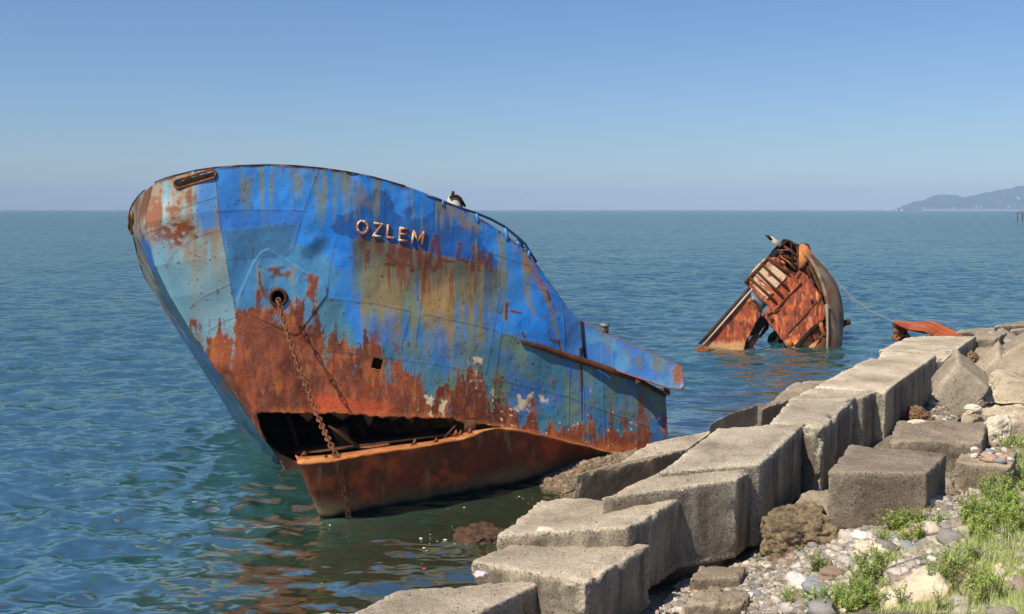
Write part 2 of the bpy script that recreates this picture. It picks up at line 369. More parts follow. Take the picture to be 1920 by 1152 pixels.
def paint(x, y):
    n = lambda fx, fy, s, o=4: n2(x * fx, y * fy, s, o)
    big = n(.012, .012, 1); med = n(.035, .035, 2); fin = n(.14, .14, 3, 3)
    strk = n(.11, .008, 4, 3); strk2 = n(.05, .006, 5, 3); strk3 = n(.25, .02, 6, 3)
    c = np.tile(lin((22, 112, 192)), (len(x), 1)); rust = np.zeros(len(x))
    c = blend(c, sst(-.2, .6, big), lin((40, 120, 194))); c = blend(c, sst(.1, .8, med) * .5, lin((58, 118, 190)))
    c = blend(c, sst(-.4, .8, n(.02, .015, 39) + .3 * strk) * .4, lin((72, 122, 160)))
    # upper forward strakes
    m = region(x, y, [(403, 396), (570, 396), (548, 480), (430, 500), (415, 440)], 3, 2); c = blend(c, m * .8, lin((48, 104, 180)))
    lowb = region(x, y, [(418, 432), (480, 428), (556, 422), (548, 455), (620, 490), (640, 520), (615, 560), (600, 640), (450, 660), (430, 520)], 6, 8, .03, 7)
    c = blend(c, lowb * .9, lin((66, 122, 158)))
    m = region(x, y, [(418, 434), (445, 430), (500, 427), (556, 421), (552, 445), (540, 480), (430, 488)], 2, 5, .06, 8); c = blend(c, m * .8, lin((52, 98, 132)))
    m = region(x, y, [(590, 440), (620, 445), (605, 480), (570, 482), (565, 465)], 6, 8, .04, 9); c = blend(c, m * .7, lin((40, 84, 118)))
    # nose cone
    cone = region(x, y, [(230, 300), (401, 313), (405, 345), (412, 420), (425, 490), (440, 580), (455, 640), (470, 760), (420, 790), (300, 620), (230, 500)], 1.5)
    cc = np.tile(lin((118, 150, 158)), (len(x), 1)); cc = blend(cc, sst(0, .8, big + .4 * strk), lin((92, 138, 158)))
    cc = blend(cc, sst(-.7, .4, strk + .5 * med) * (1 - sst(430, 560, y)) * .95, lin((136, 118, 94)))
    cc = blend(cc, sst(.1, .6, strk) * sst(440, 470, y) * .5, lin((140, 138, 118)))
    rs = .85 * sst(-.05, .85, med + .55 * strk + .45 * fin + .2 * strk3 - .15 * sst(430, 500, y)) * (1 - sst(445, 500, y)) * (1 - .8 * sst(370, 400, x))
    cc = blend(cc, rs * .95, lin((126, 72, 44)))
    m = region(x, y, [(300, 425), (345, 415), (375, 405), (362, 440), (320, 462), (285, 452)], 8, 12, .06, 12); rs = np.maximum(rs, m * sst(-.5, .3, fin + med)); cc = blend(cc, m * sst(-.5, .3, fin + med), lin((112, 58, 34)))
    m = region(x, y, [(372, 330), (405, 325), (406, 425), (375, 435), (368, 400)], 7, 5, .04, 13); cc = blend(cc, m * .9, lin((66, 122, 184)))
    left = sst(330, 290, x + (y - 430) * -.35) * sst(420, 470, y)
    cc = blend(cc, left * .6, lin((70, 118, 140)))
    c = blend(c, cone, cc) if False else c * (1 - cone[:, None]) + cc * cone[:, None]
    rust = np.maximum(rust, rs * cone)
    # aft, lower: faded teal with scraps of blue
    teal = region(x, y, [(600, 556), (640, 575), (668, 640), (760, 640), (800, 655), (880, 640), (900, 612), (985, 645), (1100, 676), (1190, 708), (1262, 742), (1262, 900), (480, 900), (560, 640)], 7, 12, .03, 14)
    tc = np.tile(lin((62, 108, 128)), (len(x), 1)); tc = blend(tc, sst(-.2, .5, n(.025, .012, 15) + .2 * fin), lin((94, 116, 100)))
    tc = blend(tc, sst(.0, .75, n(.03, .016, 16) + .35 * fin + .2 * strk) * .8, lin((44, 100, 170))); tc = blend(tc, sst(.3, .6, strk + .3 * med) * .7, lin((96, 100, 78)))
    c = blend(c, teal, np.zeros(3)) + tc * teal[:, None]
    m = region(x, y, [(600, 575), (640, 570), (660, 640), (650, 690), (610, 650), (590, 620)], 6, 8, .05, 17); c = blend(c, m * .8, lin((74, 124, 142)))
    m = region(x, y, [(690, 595), (760, 600), (770, 650), (700, 640)], 10, 10, .05, 18); c = blend(c, m * .5, lin((30, 92, 190)))
    m = region(x, y, [(780, 640), (850, 640), (900, 660), (895, 690), (800, 690)], 10, 10, .05, 18); c = blend(c, m * .5, lin((48, 104, 164)))
    m = region(x, y, [(1058, 566), (1092, 604), (1098, 670), (1060, 664)], 3, 3, .05, 19); c = blend(c, m * .8, lin((56, 104, 160)))
    # repainted navy patch behind the name
    navy = [(622, 430), (630, 405), (655, 402), (668, 388), (690, 372), (700, 358), (725, 358), (742, 392), (740, 398), (757, 408), (762, 392), (778, 384), (770, 410), (790, 412), (812, 398), (814, 372), (835, 388), (850, 404), (850, 425), (872, 418), (900, 430), (902, 455), (925, 478), (940, 495), (936, 530),
            (800, 480), (660, 448), (640, 440), (630, 440)]
    m = region(x, y, navy, 1.5, 4, .12, 20); c = blend(c, m * (.75 + .2 * strk), lin((24, 64, 122)))
    m = region(x, y, [(640, 420), (930, 490), (938, 530), (820, 520), (660, 450)], 4, 4); c = blend(c, m * .5, lin((22, 72, 150)))
    # stains below the name
    top = np.interp(x, [650, 665, 700, 760, 830, 900, 940], [455, 445, 445, 462, 480, 492, 505])
    st = sst(654, 668, x) * (1 - sst(925, 962, x + .25 * (y - 520))) * sst(-4, 10, y - top) * (1 - sst(95, 215, y - top + 35 * strk2 - 20 * med))
    st_w = sst(640, 690, x) * (1 - sst(930, 985, x + .25 * (y - 520))) * sst(0, 20, y - top) * (1 - sst(130, 260, y - top + 25 * strk2)); c = blend(c, st_w * sst(-.8, .5, strk + .5 * med) * .75, lin((62, 116, 140)))
    c = blend(c, st * sst(-1.0, .4, strk + .3 * med + .25) * .95, lin((112, 116, 86)))
    c = blend(c, st * sst(-.5, .6, strk2 + .6 * strk + .2 * strk3) * .9, lin((150, 116, 66)))
    dk = st * (1 - sst(25, 95, y - top + 18 * strk + 10 * med)); c = blend(c, dk * .8, lin((70, 72, 62)))
    rr = st * sst(.1, .5, strk + .3 * strk3) * (1 - sst(60, 110, y - top)); c = blend(c, rr * .75, lin((104, 50, 32))); rust = np.maximum(rust, rr * .8)
    # rust traces of older letters
    for pl, w in (([(800, 500), (817, 442), (827, 500)], 4), ([(830, 486), (850, 490)], 2.5), ([(861, 455), (858, 486), (874, 490)], 3.5), ([(886, 505), (891, 463), (899, 505)], 5), ([(903, 505), (904, 472), (912, 500), (919, 474), (920, 505)], 3),
                  ([(690, 468), (688, 490)], 3), ([(725, 478), (752, 500), (768, 470), (770, 505)], 3.5), ([(722, 495), (770, 497)], 3), ([(784, 475), (786, 505)], 3.5), ([(800, 490), (812, 505), (826, 490)], 4)):
        d = segdist(x + 2 * fin, y + 3 * fin, pl); mm = sst(w + 2.2, w - 1.5, d) * .88; c = blend(c, mm, lin((92, 48, 38))); rust = np.maximum(rust, mm)
    for (lx, ly) in ((679, 440), (710, 448), (735, 455), (758, 455), (785, 462)):
        mm = sst(11, 3, np.abs(x - lx + 3 * strk)) * sst(-2, 4, y - ly) * (1 - sst(14, 40, y - ly)); c = blend(c, mm * .8, lin((88, 44, 34))); rust = np.maximum(rust, mm * .8)
    # thin streaks from the rim and aft
    rim = np.interp(x, ST[:, 0], ST[:, 1])
    a = sst(.12, .55, strk) * (1 - sst(25, 115, y - rim + 40 * strk2)) * sst(400, 440, x) * .85; c = blend(c, a, lin((112, 118, 92)))
    a = sst(.3, .6, strk3 + .3 * strk) * (1 - sst(5, 60, y - rim)) * sst(400, 440, x) * .5; c = blend(c, a, lin((130, 84, 50)))
    m = region(x, y, [(668, 345), (682, 345), (700, 395), (672, 385)], 5, 4); c = blend(c, m * .6, lin((112, 104, 88)))
    m = region(x, y, [(838, 383), (900, 420), (895, 440), (870, 425), (845, 405)], 5, 6, .08, 23); c = blend(c, m * .75, lin((118, 104, 76)))
    for pl in ([(962, 460), (1000, 500), (1012, 540), (975, 480)], [(1000, 500), (1025, 545), (1045, 590), (1010, 545)]):
        m = region(x, y, pl, 6, 6, .06, 24); c = blend(c, m * .8, lin((146, 92, 50))); rust = np.maximum(rust, m * .4)
    for pl in ([(1020, 545), (1036, 600), (1052, 655)], [(985, 540), (1000, 590)], [(905, 500), (900, 600)], [(948, 560), (946, 600)]):
        m = sst(7, 1, segdist(x, y, pl) + 2 * fin) * .7; c = blend(c, m, lin((122, 108, 74)))
    for pl in ([(950, 568), (949, 598)], [(958, 583), (975, 587)], [(1046, 640), (1052, 660)], [(1025, 545), (1030, 562)], [(978, 622), (982, 632)], [(1040, 640), (1030, 636)]):
        m = sst(3.2, 1.2, segdist(x, y, pl) + 1.5 * fin); c = blend(c, m, lin((96, 54, 34))); rust = np.maximum(rust, m)
    sp = sst(.66, .8, n(.3, .16, 26, 3) + .12 * teal); c = blend(c, sp * .9, lin((92, 58, 42))); rust = np.maximum(rust, sp)
    # anchor plate stains, big bow rust, rust along the torn edge
    m = region(x, y, PLATE, 4); a = m * sst(-.2, .4, strk + .5 * med) * sst(480, 520, y); c = blend(c, a * .7, lin((126, 122, 96)))
    d = rustedge(x + 7 * med, y) + 34 * strk + 12 * fin + 20 * med + 14 * strk3
    rb = sst(-4, 5, d); rb = np.maximum(rb, region(x, y, [(575, 512), (593, 520), (594, 540), (582, 575), (570, 605), (545, 625), (520, 620), (560, 585), (575, 550)], 4, 7, .08, 28))
    rb = np.maximum(rb, region(x, y, [(498, 500), (520, 505), (545, 510), (540, 520), (505, 515)], 3, 9, .1, 29) * .85)
    hole = sst(.28, .55, n(.05, .03, 30) + .3 * fin) * (1 - sst(10, 75, d)); rb = rb * (1 - .9 * hole)
    rc = np.tile(lin((120, 58, 36)), (len(x), 1)); rc = blend(rc, sst(-.1, .6, med + .5 * fin), lin((146, 74, 42))); rc = blend(rc, sst(.1, .7, big + .4 * fin), lin((92, 46, 34)))
    rc = blend(rc, sst(.1, .7, n(.08, .03, 31) + .3 * strk3) * .7, lin((172, 96, 50))); rc = blend(rc, sst(.1, .6, strk + .4 * fin) * .6, lin((84, 46, 38))); rc = blend(rc, sst(.3, .6, n(.2, .1, 37, 3)) * .5, lin((120, 96, 78)))
    rc = blend(rc, sst(560, 600, x) * (1 - sst(700, 760, x)) * sst(735, 745, y - .12 * (x - 590) + 6 * fin) * .8, lin((178, 74, 44)))
    rc = blend(rc, region(x, y, [(396, 628), (445, 605), (470, 700), (480, 770), (455, 740)], 6, 5) * .6, lin((158, 78, 44)))
    rc = blend(rc, region(x, y, [(455, 600), (530, 590), (560, 680), (480, 690)], 20, 10) * .5, lin((110, 62, 46)))
    c = c * (1 - rb[:, None]) + rc * rb[:, None]; rust = np.maximum(rust, rb)
    bot = np.interp(x, ST[:, 3], ST[:, 4]); ed = sst(14, 2, bot - y + 5 * fin) * sst(500, 540, x); c = blend(c, ed * .6, lin((176, 96, 52)))
    # flaking white undercoat
    wh = lin((205, 180, 140))
    for pl in ([(768, 748), (800, 742), (836, 746), (834, 780), (770, 778)], [(968, 735), (1035, 735), (1030, 758), (972, 765)], [(880, 668), (905, 672), (900, 700), (880, 706)], [(960, 765), (1000, 770), (990, 782), (962, 780)], [(1222, 775), (1240, 782), (1246, 806), (1232, 800)], [(1180, 785), (1196, 788), (1190, 800)], [(920, 735), (932, 740), (926, 765), (918, 760)], [(900, 795), (960, 800), (950, 812), (905, 806)]):
        m = region(x, y, pl, 3, 9, .09, 33) * sst(.0, .3, n(.12, .09, 34, 3) + .3 * strk3 - .05); c = blend(c, m * .92, wh); rust = rust * (1 - m)
    ws = sst(.85, .95, n(.12, .14, 35, 3)) * sst(-60, 0, d) * sst(840, 900, x); c = blend(c, ws, wh)
    # runs on the aft plating
    for x0, y0, y1, w in ((1195, 735, 850, 12), (1240, 770, 820, 8), (1165, 770, 850, 5), (1040, 700, 790, 4), (890, 670, 790, 9), (858, 690, 780, 10), (940, 700, 775, 7), (1000, 740, 790, 9), (700, 620, 700, 9), (742, 640, 720, 7), (776, 690, 770, 12)):
        m = sst(w + 3, w - 3, np.abs(x - x0 - (y - y0) * .1 + 7 * fin + 5 * med)) * sst(-8, 20, y - y0 + 10 * fin) * (1 - sst(-8, 8, y - y1)); m *= sst(-.5, .1, fin + strk); c = blend(c, m * .8, lin((122, 62, 38))); rust = np.maximum(rust, m * .8)
    # welds
    for s_ in SEAMS:
        d = segdist(x + .8 * med, y + .8 * med, s_); m = sst(1.6, .4, d) * sst(-.7, .1, n(.05, .05, 36, 2) + .2); c = blend(c, m * .55, lin((52, 56, 58)))
    # the rim
    m = sst(4.5, 1.5, y - rim) * sst(-.4, .2, strk3 + med + .2); c = blend(c, m * .8, lin((92, 62, 44))); rust = np.maximum(rust, m)
    return np.clip(c * 1.12, .004, .9), np.clip(rust, 0, 1)
def relief(x, y):
    d = np.zeros(len(x))
    for s_ in SEAMS: d += .006 * np.exp(-(segdist(x, y, s_) / 1.4) ** 2)
    e = segdist(x, y, PLATE, True); ins = inpoly(x, y, PLATE); d += np.where(ins, .022, .022 * np.exp(-(e / 1.0) ** 2)) + .004 * np.exp(-(e / 1.5) ** 2)
    d += .006 * np.exp(-(segdist(x, y, NAMEPL) / 1.3) ** 2)
    for q in ([(481, 505), (494, 479), (522, 497), (509, 519)], [(553, 535), (566, 510), (592, 522), (580, 549)]):
        d += .009 * np.exp(-(segdist(x, y, q, True) / 1.3) ** 2)
    d += .045 * n2(x * .012, y * .012, 41, 2) + .016 * n2(x * .035, y * .03, 42, 3) * sst(400, 450, x)
    for (cx, cy, r, a) in ((600, 470, 26, -.06), (545, 440, 30, -.03), (662, 325, 10, -.05), (905, 395, 18, .02), (960, 560, 40, -.03), (790, 620, 50, -.03), (880, 620, 45, .03), (1075, 640, 22, -.04), (590, 455, 14, .04), (1010, 620, 36, .03), (1160, 760, 40, -.03)):
        d += a * np.exp(-((x - cx) ** 2 + (y - cy) ** 2) / (r * r))
    return d
def normals(P, nu, nv):
    G = P.reshape(nu, nv, 3); du = np.gradient(G, axis=0); dv = np.gradient(G, axis=1); n = np.cross(du, dv).reshape(-1, 3)
    return n / (np.linalg.norm(n, axis=1, keepdims=True) + 1e-12)

wreck = empty('bow_wreck', STEM_W, 'blue and rust streaked bow half of a ship, split open along its waterline', 'shipwreck')
HOLES = [('slot', (336, 346), (397, 327), 7.5), ('round', (522, 558), (522, 558), 14.5)]
def torn(x, y):
    """True where plating is left"""
    edge = np.interp(x, [480, 560, 650, 720, 750, 765, 780, 830, 848, 858, 870, 900, 950, 1020, 1100, 1180, 1260], [774, 776, 776, 783, 781, 786, 784, 786, 783, 790, 796, 797, 805, 820, 838, 855, 876])
    edge = edge + 2.0 * n2(x * .12, y * 0 + 3, 51, 3)
    keep = y < edge
    lx = np.interp(y, [770, 800, 862], [480, 487, 513]); keep |= x < lx
    keep |= (y > np.interp(x, [500, 513, 560, 600, 700], [855, 863, 868, 872, 878])) & (x < 640)
    for _, a, b, r in HOLES: keep &= segdist(x, y, [a, b]) > r - .5
    keep &= ~inpoly(x, y, [(700, 672), (719, 675), (714, 694), (696, 691)])
    return keep
NU, NV = 560, 330
px, py, D, uf, vf = hull_grid(NU, NV, 1.25)
P = at_depth(np.stack([px, py], 1), D); N = normals(P, NU, NV)
if np.mean(N @ np.array([0, -1, 0])) < 0: N = -N
colr, rustr = paint(px, py)
P2 = P + N * relief(px, py)[:, None]
f = grid_faces(NU, NV); cx = px[f].mean(1); cy = py[f].mean(1)
f = f[torn(cx, cy)]
HPX, HPY, HP, HN = px, py, P2, N
def on_hull(p, out=0.0):
    p = np.atleast_2d(np.asarray(p, float)); R = []
    for q in p:
        k = np.argmin((HPX - q[0]) ** 2 + (HPY - q[1]) ** 2)
        R.append(at_depth([q], HP[k, 1])[0] + HN[k] * out)
    return np.array(R)
# lower plating aft of the break in the bulwark
NA, NB = 150, 150
au = np.linspace(0, 1, NA)
tops = np.stack([np.interp(au, [0, .62, 1], [1094, 1190, 1249]), np.interp(au, [0, .62, 1], [671, 711, 741]), 27.38 + .55 * au], 1)
bots = np.stack([np.interp(au, [0, 1], [1098, 1254]), np.interp(au, [0, 1], [838, 884]), 27.1 + .6 * au], 1)
t = np.linspace(0, 1, NB)[None, :, None]; Q = (tops[:, None] * (1 - t) + bots[:, None] * t).reshape(-1, 3)
Q[:, 2] -= .03 * (1 - t * np.ones((NA, 1, 1))).ravel() + .10 * np.sin(math.pi * np.clip((Q[:, 1] - 603) / 235, 0, 1)); PA = at_depth(Q[:, :2], Q[:, 2]); NAo = normals(PA, NA, NB); NAo = NAo if np.mean(NAo[:, 1]) < 0 else -NAo
PA = PA + NAo * (relief(Q[:, 0], Q[:, 1]))[:, None]
ca_, ra_ = paint(Q[:, 0], Q[:, 1])
fa = grid_faces(NA, NB); fa = fa[torn(Q[:, 0][fa].mean(1), Q[:, 1][fa].mean(1))]
Vall = np.concatenate([P2, PA]); Fall = np.concatenate([f, fa + len(P2)])
used = np.unique(Fall); remap = -np.ones(len(Vall), int); remap[used] = np.arange(len(used))
hull = mesh_np('port_plating', Vall[used], remap[Fall], M['hull'], wreck, True, {'Col': np.concatenate([colr, ca_])[used], 'rust': np.concatenate([rustr, ra_])[used]})
def shell(o, th, inner=None):
    if inner: o.data.materials.append(inner)
    s = o.modifiers.new('shell', 'SOLIDIFY'); s.thickness = th; s.offset = -1
    if inner: s.material_offset = 1; s.material_offset_rim = 0
    # outward side must be the side facing away from the hull's inside
me = hull.data; nn = np.zeros(len(me.polygons) * 3, np.float32); me.polygons.foreach_get('normal', nn)
if nn.reshape(-1, 3)[:, 1].mean() > 0: me.flip_normals()
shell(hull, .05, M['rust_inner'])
# far (starboard) side, mirrored about the keel plane, whole down to the keel
nu2, nv2 = 300, 200
sx, sy, sD, su, sv = hull_grid(nu2, nv2, 1.25)
SP = mirror(at_depth(np.stack([sx, sy], 1), sD)); sp = proj(SP); SN = normals(SP, nu2, nv2)
ctr = at_depth([(700, 600)], 29)[0]
if np.mean(np.sum(SN * (SP - ctr), 1)) < 0: SN = -SN
X, Y = sp[:, 0], sp[:, 1]
big = n2(sx * .02, sy * .012, 61); stv = n2(sx * .1, sy * .01, 62); fi = n2(sx * .15, sy * .15, 63, 3)
sc_ = np.tile(lin((34, 74, 92)), (len(X), 1))  # deep blue-teal paint, darkened further to put in the flank's shade
sc_ = blend(sc_, sst(.0, .35, n2(sx * .03, sy * .015, 64)) * sst(400, 430, sy) * (1 - sst(680, 740, sy)), lin((12, 74, 138)))
sc_ = blend(sc_, sst(.1, .5, stv + .4 * big) * (1 - sst(430, 500, sy)), lin((128, 108, 84)))
sr_ = np.maximum(sst(.25, .5, big + .4 * fi) * sst(600, 660, sy) * (1 - sst(700, 740, sy)), sst(.35, .6, stv + .4 * big) * (1 - sst(390, 420, sy)))
sc_ = blend(sc_, sst(410, 370, sy) * .8, lin((112, 116, 104))); sc_ = blend(sc_, sr_ * .9, lin((96, 54, 36)))
for s_ in SEAMS[4:8]:
    m = sst(2.0, .6, segdist(sx, sy, s_)); sc_ = blend(sc_, m * .6, lin((60, 60, 58)))
SP2 = SP + SN * relief(sx, sy)[:, None]
fs = grid_faces(nu2, nv2); hx, hy = sx[fs].mean(1), sy[fs].mean(1); k_ = np.ones(len(fs), bool)
for _, a, b, r in HOLES: k_ &= segdist(hx, hy, [a, b]) > r - .5
star = mesh_np('starboard_plating', SP2, fs[k_], M['hull'], wreck, True, {'Col': np.clip(sc_, .004, .9), 'rust': sr_})
nn = np.zeros(len(star.data.polygons) * 3, np.float32); star.data.polygons.foreach_get('normal', nn)
if np.mean(np.sum(nn.reshape(-1, 3) * (SP[fs[k_][:, 0]] - ctr), 1)) < 0: star.data.flip_normals()
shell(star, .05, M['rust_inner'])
# decks and the bulkhead that closes the broken end
def row(v, n=60):
    x, y, d, u, vv = hull_grid(n, 2, v); k = np.arange(n) * 2 + 1
    return at_depth(np.stack([x, y], 1)[k], d[k])
def deck_between(name, v, mat, inset=.2, th=.06):
    a = row(v); a = a - PORT * inset; a = a[((a - STEM_W) @ PORT) > .05]; b = mirror(a); V = np.stack([a, b], 1).reshape(-1, 3); n = len(a)
    o = mesh_np(name, V, grid_faces(n, 2), mat, wreck, False); s = o.modifiers.new('plate', 'SOLIDIFY'); s.thickness = th; s.offset = 0; return o
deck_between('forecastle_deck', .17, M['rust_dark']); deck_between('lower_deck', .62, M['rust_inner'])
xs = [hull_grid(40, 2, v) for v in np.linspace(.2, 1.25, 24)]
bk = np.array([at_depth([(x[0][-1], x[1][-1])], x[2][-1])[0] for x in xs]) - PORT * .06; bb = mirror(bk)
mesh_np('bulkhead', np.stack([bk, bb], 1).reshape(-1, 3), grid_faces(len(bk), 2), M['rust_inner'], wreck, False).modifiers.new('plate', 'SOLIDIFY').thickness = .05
# frames inside the opening
for k, ux in enumerate((.2, .33, .47, .6, .74)):
    q = np.array([(lambda g: at_depth([(g[0][i], g[1][i])], g[2][i])[0])(hull_grid(51, 2, v)) for v in np.linspace(.66, 1.22, 14) for i in [int(ux * 50) * 2 + 1]]); q = mirror(q) + PORT * .16
    mesh_np('hull_frame', *tube(q, .06, 6), M['rust_dark'], wreck)
q = at_depth([(615, 800), (660, 835), (690, 850), (640, 812)], [25.9, 26.2, 26.4, 26.0]); mesh_np('buckled_plate', *slab(q, (0, .05, .03)), M['rust_dark'], wreck, False)
q = at_depth([(872, 788), (890, 788), (893, 812), (868, 818)], [26.0, 26.0, 25.2, 25.2]); mesh_np('strut', *slab(q, (0, .12, .02)), M['rust_dark'], wreck, False)
for x_, w_, h_, dd in ((575, 16, 10, .1), (640, 22, 7, .08), (690, 12, 16, .15), (735, 20, 9, .1), (770, 10, 14, .2), (842, 18, 12, .1)):
    d0 = np.interp(x_, ST[:, 3], ST[:, 5]) + dd
    q = at_depth([(x_ - w_, 774), (x_ + w_, 776), (x_ + w_ * .5, 776 + h_), (x_ + w_ * .1, 779 + h_ * 1.3), (x_ - w_ * .5, 777 + h_ * .6)], [d0, d0, d0 + .22, d0 + .34, d0 + .2]); mesh_np('torn_tongue', *slab(q, (.01, .03, 0)), M['rust_inner'], wreck, False)
for k, (xa, ya, xb, yb, da) in enumerate(((540, 782, 560, 858, 27.2), (600, 782, 622, 845, 27.6), (668, 785, 690, 838, 27.8), (735, 788, 752, 830, 27.6), (800, 790, 812, 822, 27.4))):
    q = at_depth([(xa, ya), ((xa + xb) / 2 + 4, (ya + yb) / 2), (xb, yb)], [da + .3, da + .15, da]); mesh_np('inner_rib', *tube(q, .06, 6), M['rust_dark'], wreck)
q = at_depth([(520, 850), (600, 846), (700, 832), (860, 812), (860, 800), (700, 815), (560, 832)], [26.9, 26.2, 26.3, 26.6, 27.8, 28.0, 28.0]); mesh_np('inner_bottom', *slab(q, (0, 0, -.04)), M['rust_inner'], wreck, False)
q = at_depth([(620, 805), (650, 800), (662, 838), (640, 842)], [27.0, 27.0, 26.5, 26.5]); mesh_np('buckled_plate', *slab(q, (0, .04, .02)), M['rust_inner'], wreck, False)
# rims of the openings
def ring_on(center_pts, r, tr, name, mat, host=None, mirrored=False, n=28, out=.03):
    a, b = [np.array(p, float) for p in center_pts]; pts = []
    d = (b - a) / (np.linalg.norm(b - a) + 1e-9) if np.linalg.norm(b - a) > 0 else np.array([1.0, 0]); nrm = np.array([-d[1], d[0]])
    for t in np.linspace(0, 2 * math.pi, n, endpoint=False):
        c_, s_ = math.cos(t), math.sin(t); base = b if c_ > 0 else a; pts.append(base + r * (c_ * d + s_ * nrm))
    W = on_hull(pts, out); W = mirror(W) if mirrored else W
    V, F = tube(np.concatenate([W, W[:1], W[1:2]]), tr, 8, False); return mesh_np(name, V, F, mat, wreck)
for mir in (False, True):
    ring_on(HOLES[0][1:3], 8.0, .03, 'fairlead_rim', M['rust'], None, mir, 40)
    ring_on(HOLES[1][1:3], 15.0, .042, 'hawse_rim', M['rust_dark'], None, mir)
    w = on_hull([(522, 558)])[0]; k = np.argmin((HPX - 522) ** 2 + (HPY - 558) ** 2); q = np.array([w + HN[k] * .02, w - HN[k] * .6]); q = mirror(q) if mir else q
    mesh_np('hawse_pipe', *tube(q, .2, 20, False), M['black'], wreck)
gxx, gyy = np.meshgrid(np.linspace(318, 410, 14), np.linspace(4, 46, 9), indexing='ij'); gyy = gyy + np.interp(gxx, [300, 340, 400, 500], [338, 326, 314.5, 309])
for mir in (False, True):
    q = on_hull(np.stack([gxx.ravel(), gyy.ravel()], 1), -.3); q = mirror(q) if mir else q
    mesh_np('fairlead_dark_backing', q, grid_faces(14, 9), M['black'], wreck).modifiers.new('plate', 'SOLIDIFY').thickness = .03  # added black sheet behind each slot, so the opening reads dark
q = on_hull([(300, 344), (330, 348), (372, 337), (400, 330), (412, 322)], -.45); mesh_np('inner_roller', *tube(q, .07, 8), M['rust'], wreck)
# raised name letters
def letter(strokes, w):
    parts = []
    for s_ in strokes:
        s_ = np.array(s_, float); 
        for p0, p1 in zip(s_[:-1], s_[1:]):
            d = p1 - p0; L = np.hypot(*d) + 1e-9; d /= L; nr = np.array([-d[1], d[0]]) * w / 2; p0b, p1b = p0 - d * w * .35, p1 + d * w * .35
            quad = on_hull([p0b - nr, p0b + nr, p1b + nr, p1b - nr], .012); k = np.argmin((HPX - p0[0]) ** 2 + (HPY - p0[1]) ** 2)
            parts.append(slab(quad, HN[k] * .05))
    return join(parts)
lz = lambda pts: [(640 + a / 6.0, 380 + b / 6.0) for a, b in pts]
m, nt, b = new_mat('letter_metal'); v = objvec(nt, False); nz = noise(nt, v, 5.5, 5, .6)
r_ = ramp(nt, nz, [(.44, (.45, .14, .03)), (.53, (.62, .27, .08)), (.6, (.82, .62, .42))]); nt.links.new(r_.outputs[0], b.inputs['Base Color']); b.inputs['Roughness'].default_value = .7; M['letter'] = m
ov = [(238 + 58 * math.cos(t) + 6 * math.sin(t), 277 + 68 * math.sin(t)) for t in np.linspace(0, 2 * math.pi, 22)]
for st_ in ([ov], [[(372, 232), (458, 246), (360, 372), (440, 384)]], [[(524, 255), (514, 388), (584, 400)]], [[(738, 300), (664, 288), (652, 422), (734, 434)], [(660, 352), (728, 362)]], [[(797, 452), (812, 322), (862, 432), (926, 335), (906, 470)]]):
    mesh_np('name_letter', *letter([lz(s_) for s_ in st_], 4.0), M['letter'], wreck, False)
# rubbing bar, bulwark plank, cap rail
q = on_hull([(976, 640), (1005, 648), (1050, 664), (1085, 675)], .06)
q = np.concatenate([q, at_depth([(1130, 689), (1165, 701), (1192, 711), (1248, 741)], [27.12, 27.3, 27.45, 27.75])])
mesh_np('rubbing_bar', *tube(q, [.05, .07, .08, .085, .085, .085, .07, .06], 8), M['rust_dark'], wreck)
nb, nc = 170, 50; bu = np.linspace(0, 1, nb)
bt = np.stack([np.interp(bu, [0, .2, 1], [1091, 1130, 1279]), np.interp(bu, [0, .2, 1], [602, 622, 687]), 27.38 - .15 * bu], 1)
bbm = np.stack([np.interp(bu, [0, .5, .86, .97, 1], [1097, 1190, 1255, 1276, 1283]), np.interp(bu, [0, .5, .86, .97, 1], [676, 708, 729, 731, 725]), 27.3 - .35 * bu], 1)
t = np.linspace(0, 1, nc)[None, :, None]; Q = (bt[:, None] * (1 - t) + bbm[:, None] * t).reshape(-1, 3); PB = at_depth(Q[:, :2], Q[:, 2])
x, y = Q[:, 0], Q[:, 1]; cb = np.tile(lin((56, 108, 172)), (len(x), 1)); cb = blend(cb, sst(0, .4, n2(x * .03, y * .03, 71)), lin((74, 128, 170)))
topl = np.interp(x, bt[:, 0], bt[:, 1]); a = sst(-.1, .5, n2(x * .07, y * .01, 72)) * (1 - sst(20, 55, y - topl)); cb = blend(cb, a * .9, lin((104, 104, 82)))
rb_ = np.maximum(sst(-6, 4, x - 1262 + .1 * (y - 700) + 14 * n2(x * .08, y * .05, 73)) * (1 - sst(712, 724, y)), sst(3, 1, y - topl)); rb_ = np.maximum(rb_, sst(5, 1, np.interp(x, bbm[:, 0], bbm[:, 1]) - y)); cb = blend(cb, rb_ * .9, lin((140, 80, 46)))
for xx in (1127, 1147): cb = blend(cb, sst(1.5, .5, np.abs(x - xx)) * .5, lin((120, 130, 130)))
o = mesh_np('bulwark_strip', PB + np.array([0, -1, 0]) * (.02 * n2(x * .03, y * .03, 74))[:, None], grid_faces(nb, nc)[:, ::-1], M['hull'], wreck, True, {'Col': cb, 'rust': rb_}); shell(o, .06, M['rust_inner'])
for pxy in ((1192, 712), (1247, 730)):
    q = at_depth([pxy, (pxy[0] + 9, pxy[1] + 3), (pxy[0] + 9, pxy[1] + 12), (pxy[0], pxy[1] + 9)], [27.1] * 4); mesh_np('bracket', *slab(q, (0, .25, 0)), M['rust_dark'], wreck, False)
q = at_depth([(1088, 603), (1093, 603), (1098, 674), (1094, 672)], [27.36, 27.34, 27.24, 27.26]); mesh_np('gap_frame', *slab(q, (0, .1, 0)), M['black'], wreck, False)
